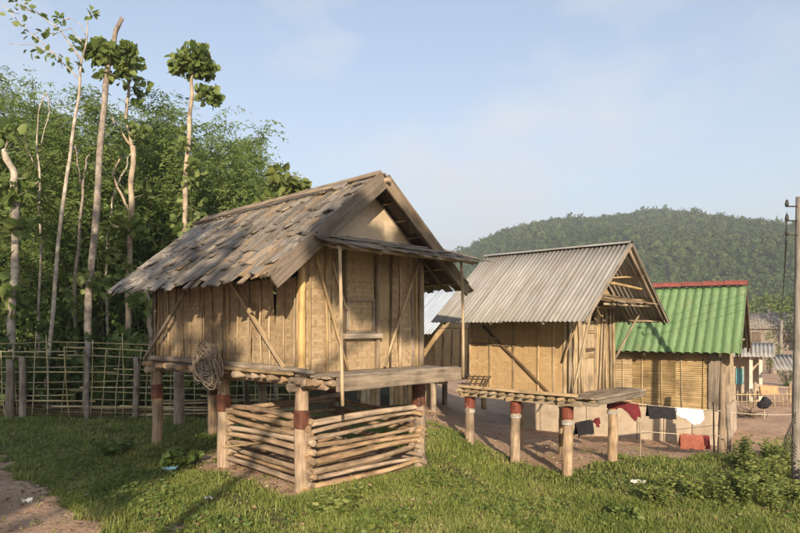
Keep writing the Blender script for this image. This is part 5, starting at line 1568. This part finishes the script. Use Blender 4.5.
def crowns(n, xr, yr, smin, smax, seed, nl=46):
    rg3 = np.random.default_rng(seed)
    Yc = rg3.uniform(yr[0], yr[1], n); Xc = rg3.uniform(xr[0], xr[1], n) * Yc / HYC
    Zc = hz(Xc, Yc); S = rg3.uniform(smin, smax, n) * (0.5 + .6 * rg3.random(n) + .5 * (rg3.random(n) < .06))
    sq = np.stack([np.ones(n), np.ones(n), rg3.uniform(.8, 1.45, n)], 1)
    C = np.stack([Xc, Yc, Zc + S * .6], 1)
    m = len(icoV)
    # core
    Vc = icoV[None] * (.80 + rg3.normal(0, .08, (n, m)))[..., None] * S[:, None, None] * sq[:, None, :] + C[:, None, :]
    Fc = icoF[None] + (np.arange(n) * m)[:, None, None]
    # leafy sprays standing out of it, one triangle each
    d_ = rg3.normal(size=(n, nl, 3)); d_ /= np.linalg.norm(d_, axis=2, keepdims=True)
    p = C[:, None, :] + d_ * (rg3.uniform(.72, 1.10, (n, nl, 1))) * S[:, None, None] * sq[:, None, :]
    a = rg3.normal(size=(n, nl, 3)) * .20 * S[:, None, None]; b2 = rg3.normal(size=(n, nl, 3)) * .20 * S[:, None, None]
    Vl = np.stack([p + a, p + b2, p - (a + b2) * .6], 2).reshape(-1, 3)
    Fl = np.arange(len(Vl)).reshape(-1, 3) + n * m
    return np.concatenate([Vc.reshape(-1, 3), Vl]), np.concatenate([Fc.reshape(-1, 3), Fl])
def canopy_mat():
    m, nt, b, N, L = nodes_of('hill_forest_canopy')
    ge = N('ShaderNodeNewGeometry'); t = N('ShaderNodeTexCoord')
    rp = ramp(nt, [(0.030, 0.052, 0.017), (0.052, 0.080, 0.026), (0.072, 0.100, 0.034), (0.098, 0.118, 0.045)], [0, .4, .8, 1])
    n1 = N('ShaderNodeTexNoise'); n1.inputs['Scale'].default_value = .02; n1.inputs['Detail'].default_value = 3; L(t.outputs['Object'], n1.inputs['Vector'])
    mm = N('ShaderNodeMath'); mm.operation = 'MULTIPLY_ADD'; L(n1.outputs['Fac'], mm.inputs[0]); mm.inputs[1].default_value = 1.2; mm.inputs[2].default_value = -.6
    ad = N('ShaderNodeMath'); L(ge.outputs['Random Per Island'], ad.inputs[0]); L(mm.outputs[0], ad.inputs[1])
    L(ad.outputs[0], rp.inputs['Fac']); L(rp.outputs[0], b.inputs['Base Color'])
    b.inputs['Roughness'].default_value = .95; b.inputs['Specular IOR Level'].default_value = .1
    n2 = N('ShaderNodeTexNoise'); n2.inputs['Scale'].default_value = .9; n2.inputs['Detail'].default_value = 4; L(t.outputs['Object'], n2.inputs['Vector'])
    bp = N('ShaderNodeBump'); bp.inputs['Strength'].default_value = 1; bp.inputs['Distance'].default_value = 1.2; L(n2.outputs['Fac'], bp.inputs['Height']); L(bp.outputs[0], b.inputs['Normal'])
    return m
Vv, Ff = merge([crowns(10500, (5, 290), (215, 415), 1.1, 2.6, 5), crowns(2300, (5, 290), (125, 215), .9, 1.9, 6)])
set_props(link('hill_forest', npmesh('hill_forest', Vv, Ff, False), canopy_mat()), 'unbroken forest canopy covering the distant hill', 'forest', kind='stuff')

# mid-distance trees at the foot of the hill
def mid_tree(px, py, Y, rpx, rpy, label, mat, n=900, seed=0):
    c = at(px, py, Y); z0 = g(c.x, Y); rx, rz_ = rpx / FPX * Y, rpy / FPX * Y
    t = thing('tree', label, 'tree', (c.x, Y, z0)); H = c.z - z0
    b = Bag(); b.tube([(0, 0, -.2), (.1, 0, H * .5), (0, .1, H)], [.2 + rx * .03, .16, .06], 8)
    for k in range(4):
        an = k * 1.7 + seed; b.tube([(0, 0, H * .5), (math.cos(an) * rx * .6, math.sin(an) * rx * .6, H + rz_ * .2)], [.09, .03], 5)
    b.build('trunk', MAT['bark_grey'], t)
    rg4 = np.random.default_rng(100 + seed)
    s = rx * .16
    Vv, Ff = blob_leaves((0, 0, H), (rx, rx, rz_), n, s, s * .7, True, .6, .45, rg4, 34)
    link('crown', npmesh('crown', Vv, Ff), MAT[mat], t)
mid_tree(434, 284, 40, 26, 18, 'yellow-green tree between the first two roofs', 'leaf_light', 1100, 1)
mid_tree(403, 300, 43, 24, 20, 'green tree hidden mostly behind the large granary', 'leaf_big', 900, 2)
mid_tree(772, 352, 33, 9, 22, 'yellow-green bushy tree beside the far utility pole', 'leaf_light', 800, 3)
mid_tree(770, 310, 70, 20, 18, 'rounded green tree behind the distant brown hut', 'leaf_big', 900, 4)
mid_tree(800, 318, 62, 16, 26, 'dark tree at the far right beneath the hill', 'leaf_dark', 900, 5)
mid_tree(745, 318, 75, 16, 14, 'small green tree peeping past the green roof gable', 'leaf_big', 700, 6)
mid_tree(788, 375, 26, 9, 12, 'low dark bush beside the distant stick fence', 'leaf_dark', 500, 7)

# ------------------------------------------------------------------ grass
def in_view(X, Y, m=.6):
    return np.abs(X) < .66 * Y + m
def blades(n, yr, hmin, hmax, wd, seed, cond):
    rg5 = np.random.default_rng(seed)
    Y = rg5.uniform(yr[0], yr[1], n); X = rg5.uniform(-1, 1, n) * (.67 * Y + .6)
    # patchiness
    keep = cond(X, Y, rg5)
    X, Y = X[keep], Y[keep]; n = len(X)
    Z = gz(X, Y) - .01
    patch = .55 + .45 * np.clip(.5 + .35 * wob(X, Y, 2.2, 5) , 0, 1) + .35 * np.clip(wob(X, Y, .8, 2), 0, 1)
    H = rg5.uniform(hmin, hmax, n) * patch
    an = rg5.uniform(0, 2 * np.pi, n); ln = rg5.uniform(.15, .95, n)
    dx, dy = np.cos(an), np.sin(an)
    wx, wy = -dy, dx
    w = wd * rg5.uniform(.6, 1.3, n)
    P = np.stack([X, Y, Z], 1); D = np.stack([dx * ln, dy * ln, np.ones(n)], 1); W = np.stack([wx, wy, np.zeros(n)], 1) * w[:, None]
    Hc = H[:, None]
    mid = P + D * Hc * .55 * np.array([.6, .6, 1]); tip = P + D * Hc * np.array([1.1, 1.1, .92])
    V = np.stack([P - W * .5, P + W * .5, mid + W * .42, mid - W * .42, tip], 1).reshape(-1, 3)
    o = np.arange(n)[:, None] * 5
    F = np.concatenate([o + [[0, 1, 2]], o + [[0, 2, 3]], o + [[3, 2, 4]]])
    return V, F
def cond(X, Y, r):
    dmask = dirt(X, Y); l = litter(X, Y)
    bare = np.clip(.42 * wob(X, Y, 1.4, 7) + .25 * wob(X, Y, 4.3, 1) - .05, 0, .85)
    p = np.clip(1.0 - dmask * 1.5, 0.012, 1) * (1 - .75 * l) * (1 - bare)
    return r.random(len(X)) < p
Vv, Ff = merge([blades(230000, (5.0, 9.2), .03, .095, .010, 21, cond), blades(90000, (9.2, 14.0), .04, .12, .014, 22, cond),
                blades(4500, (5.2, 13), .10, .22, .009, 23, lambda X, Y, r: cond(X, Y, r) & (wob(X, Y, 1.7, 9) > .2))])
set_props(link('grass', npmesh('grass', Vv, Ff), MAT['grass']), 'short rough grass covering the slope around the granaries', 'grass', kind='stuff')
# low broadleaf weeds among the grass
rg6 = np.random.default_rng(31)
n = 26000
Y = rg6.uniform(5.2, 13.2, n); X = rg6.uniform(-1, 1, n) * (.67 * Y + .4)
k = (wob(X, Y, 1.3, 3) > .35 - .25 * (X < -1)) & (dirt(X, Y) < .4)
X, Y = X[k], Y[k]; n = len(X)
P = np.stack([X, Y, gz(X, Y) + rg6.uniform(.0, .07, n)], 1)
an = rg6.uniform(0, 6.28, n)
Vv, Ff = leaves(P, np.stack([np.cos(an), np.sin(an), rg6.uniform(-.1, .6, n)], 1), np.stack([rg6.normal(0, .5, n), rg6.normal(0, .5, n) - .4, np.ones(n) * .6], 1), rg6.uniform(.03, .075, n), rg6.uniform(.02, .045, n), True)
set_props(link('ground_cover', npmesh('ground_cover', Vv, Ff), MAT['weed']), 'low broad-leaved weeds scattered through the grass', 'weeds', kind='stuff')

# individual weed plants
def weed(px, py, Ygiven, h, spread, n, label, mat='weed', group=None, L=.09, W=.035, seed=0):
    Y = Ygiven; X = xat(px, Y); z0 = g(X, Y)
    t = thing('weed_plant', label, 'plant', (X, Y, z0), 0, group)
    rg7 = random.Random(seed); b = Bag(); P, D, N_, S_ = [], [], [], []
    for k in range(max(4, n // 16)):
        an = rg7.uniform(0, 6.28); q = spread * rg7.random() ** .6; hh = h * rg7.uniform(.5, 1)
        bx_, by_ = math.cos(an) * q * .5, math.sin(an) * q * .5
        ex_, ey_ = math.cos(an) * q, math.sin(an) * q
        pts = [Vector((bx_, by_, -.02)), Vector((bx_ * .6 + ex_ * .4, by_ * .6 + ey_ * .4, hh * .55)), Vector((ex_, ey_, hh))]
        b.tube(pts, [.006, .005, .003], 4)
        for s in range(16):
            u = .15 + .85 * (s + rg7.random()) / 16
            p = pts[0].lerp(pts[1], u * 2) if u < .5 else pts[1].lerp(pts[2], u * 2 - 1)
            a2 = rg7.uniform(0, 6.28)
            P.append(p); D.append((math.cos(a2), math.sin(a2), rg7.uniform(-.1, .6))); N_.append((rg7.gauss(0, .6), rg7.gauss(0, .6) - .5, .5)); S_.append(rg7.uniform(.6, 1.2) * L)
    Vv, Ff = leaves(np.array([p[:] for p in P]), np.array(D), np.array(N_), np.array(S_), np.array(S_) * (W / L), True)
    link('foliage', npmesh('foliage', Vv, Ff), MAT[mat], t); b.build('stem', MAT['weed'], t)
    return t
rw = random.Random(9)
bv, bs = [], Bag()
for k in range(70):
    Y = rw.uniform(8.0, 11.6); px = rw.uniform(640, 815)
    if px < 690 and rw.random() < .6: continue
    if px < 740 and Y > 9.3: continue
    X = xat(px, Y); z0 = g(X, Y); h = rw.uniform(.15, .48); sp = rw.uniform(.10, .26)
    P, D, N_, S_ = [], [], [], []
    for q in range(rw.randint(6, 12)):
        an = rw.uniform(0, 6.28); qq = sp * rw.random() ** .6; hh = h * rw.uniform(.5, 1)
        a = Vector((X + math.cos(an) * qq * .4, Y + math.sin(an) * qq * .4, z0 - .02)); e = Vector((X + math.cos(an) * qq, Y + math.sin(an) * qq, z0 + hh))
        bs.tube([a, a.lerp(e, .5) + Vector((0, 0, .03)), e], [.005, .004, .002], 4)
        for w_ in range(18):
            u = .12 + .88 * (w_ + rw.random()) / 18; a2 = rw.uniform(0, 6.28)
            P.append(a.lerp(e, u)[:]); D.append((math.cos(a2), math.sin(a2), rw.uniform(-.1, .6))); N_.append((rw.gauss(0, .6), rw.gauss(0, .6) - .5, .5)); S_.append(rw.uniform(.04, .085))
    S_ = np.array(S_)
    bv.append(leaves(np.array(P), np.array(D), np.array(N_), S_, S_ * .4, True))
Vv, Ff = merge(bv)
set_props(link('weed_bank', npmesh('weed_bank', Vv, Ff), MAT['weed2']), 'straggly yellow-green weeds along the bank before the yard', 'weeds', kind='stuff')
set_props(bs.build('weed_stems', MAT['weed']), 'thin green stems of the weeds on the bank', 'weeds', kind='stuff')
for k, (px, Y, h, s) in enumerate(((320, 6.3, .22, .22), (338, 6.15, .2, .2), (352, 6.6, .18, .16))):
    weed(px, 0, Y, h, s, 150, ['leafy green weed by the front post of the log pen', 'leafy weed between the front post and its right neighbour weed', 'rightmost of three weeds before the log pen'][k], seed=60 + k, L=.065, W=.035, mat='weed2')
for k, (px, Y, h, s) in enumerate(((172, 8.1, .28, .28), (186, 8.5, .24, .22), (115, 9.0, .22, .3))):
    weed(px, 0, Y, h, s, 170, ['dark broad-leaved weed clump nearest the blue plastic scrap', 'dark weed clump close to the middle left post', 'low dark weed clump left of the outermost post'][k], seed=70 + k, L=.11, W=.08, mat='weed')
weed(625, 0, 7.6, .16, .22, 150, 'low dark weed clump in the open grass right of centre', seed=80, L=.08, W=.05)

# litter on the grass
def scrap(px, py, Y, s, mat, label, seed):
    c = at(px, py, Y); z = g(c.x, Y); rr = random.Random(seed)
    v = []; n = 5
    for j in range(n):
        for i in range(n):
            v.append(((i / (n - 1) - .5) * s * 1.6 + rr.uniform(-.01, .01), (j / (n - 1) - .5) * s + rr.uniform(-.01, .01), .05 + rr.uniform(0, .045)))
    f = [(j * n + i, j * n + i + 1, (j + 1) * n + i + 1, (j + 1) * n + i) for j in range(n - 1) for i in range(n - 1)]
    o = link('wrapper', pymesh('wrapper', v, f), MAT[mat]); o.location = (c.x, Y, z); o.rotation_euler = (0, 0, rr.uniform(-.5, .5))
    m = o.modifiers.new('thickness', 'SOLIDIFY'); m.thickness = .002
    set_props(o, label, 'litter')
scrap(170, 474, 7.85, .11, 'litterblue', 'crumpled pale blue plastic scrap in the shaded grass', 1)
scrap(27, 506, 6.45, .07, 'litterwhite', 'small white scrap on the dirt path, bottom left', 2)
scrap(638, 481, 9.2, .12, 'litterwhite', 'crumpled whitish scrap in the sunny grass at right', 3)
scrap(209, 504, 6.5, .05, 'litterwhite', 'tiny white scrap in the foreground grass', 4)

# dry leaves, straw and pebbles on the bare ground
n = 30000
Y = rg6.uniform(5.2, 15.0, n); X = rg6.uniform(-1, 1, n) * (.67 * Y + .4)
k = rg6.random(n) < np.where(dirt(X, Y) > .3, .30, .14)
X, Y = X[k], Y[k]; n = len(X)
P = np.stack([X, Y, gz(X, Y) + rg6.uniform(.008, .03, n) + .03 * (dirt(X, Y) < .3)], 1); an = rg6.uniform(0, 6.28, n)
ls = rg6.uniform(.025, .075, n)
Vv, Ff = leaves(P, np.stack([np.cos(an), np.sin(an), rg6.normal(0, .15, n)], 1), np.stack([rg6.normal(0, .3, n), rg6.normal(0, .3, n), np.ones(n)], 1), ls, ls * rg6.choice([.12, .45, .6], n), False)
set_props(link('leaf_litter', npmesh('leaf_litter', Vv, Ff), leafmat('dry_leaf', [(0.10, 0.065, 0.035), (0.22, 0.15, 0.08), (0.38, 0.30, 0.18)], trans=.15)), 'dry leaves and straw strewn over grass and dirt', 'leaf litter', kind='stuff')
n = 900
Y = rg6.uniform(5.2, 17.0, n); X = rg6.uniform(-1, 1, n) * (.67 * Y + .4); k = dirt(X, Y) > .35; X, Y = X[k], Y[k]; n = len(X)
S_ = rg6.uniform(.006, .03, n) * rg6.uniform(.4, 1, n); m = len(icoV)
Vv = icoV[None] * (1 + rg6.normal(0, .12, (n, m)))[..., None] * S_[:, None, None] * np.array([1.2, 1, .6]) + np.stack([X, Y, gz(X, Y) + S_ * .3], 1)[:, None, :]
set_props(link('pebbles', npmesh('pebbles', Vv.reshape(-1, 3), (icoF[None] + (np.arange(n) * m)[:, None, None]).reshape(-1, 3), True), blotch('pebble', [(0.22, 0.17, 0.13), (0.36, 0.29, 0.23), (0.48, 0.41, 0.34)], 3)), 'small stones scattered on the bare dirt', 'pebbles', kind='stuff')

# ------------------------------------------------------------------ haze
hb = Bag()
x0, x1, y0, y1, z0, z1 = -900, 900, -60, 900, -6, 120
hb.raw([(x0, y0, z0), (x1, y0, z0), (x1, y1, z0), (x0, y1, z0), (x0, y0, z1), (x1, y0, z1), (x1, y1, z1), (x0, y1, z1)],
       [(3, 2, 1, 0), (4, 5, 6, 7), (0, 1, 5, 4), (1, 2, 6, 5), (2, 3, 7, 6), (3, 0, 4, 7)])
hm = bpy.data.materials.new('haze_air'); hm.use_nodes = True
nt = hm.node_tree; nt.nodes.remove(nt.nodes['Principled BSDF'])
pv = nt.nodes.new('ShaderNodeVolumePrincipled'); pv.inputs['Density'].default_value = 0.0010; pv.inputs['Color'].default_value = (.86, .90, .96, 1); pv.inputs['Anisotropy'].default_value = .2
nt.links.new(pv.outputs[0], nt.nodes['Material Output'].inputs['Volume'])
USE_HAZE = True
if USE_HAZE:
    ho = hb.build('haze', hm, None, False); set_props(ho, kind='stuff')
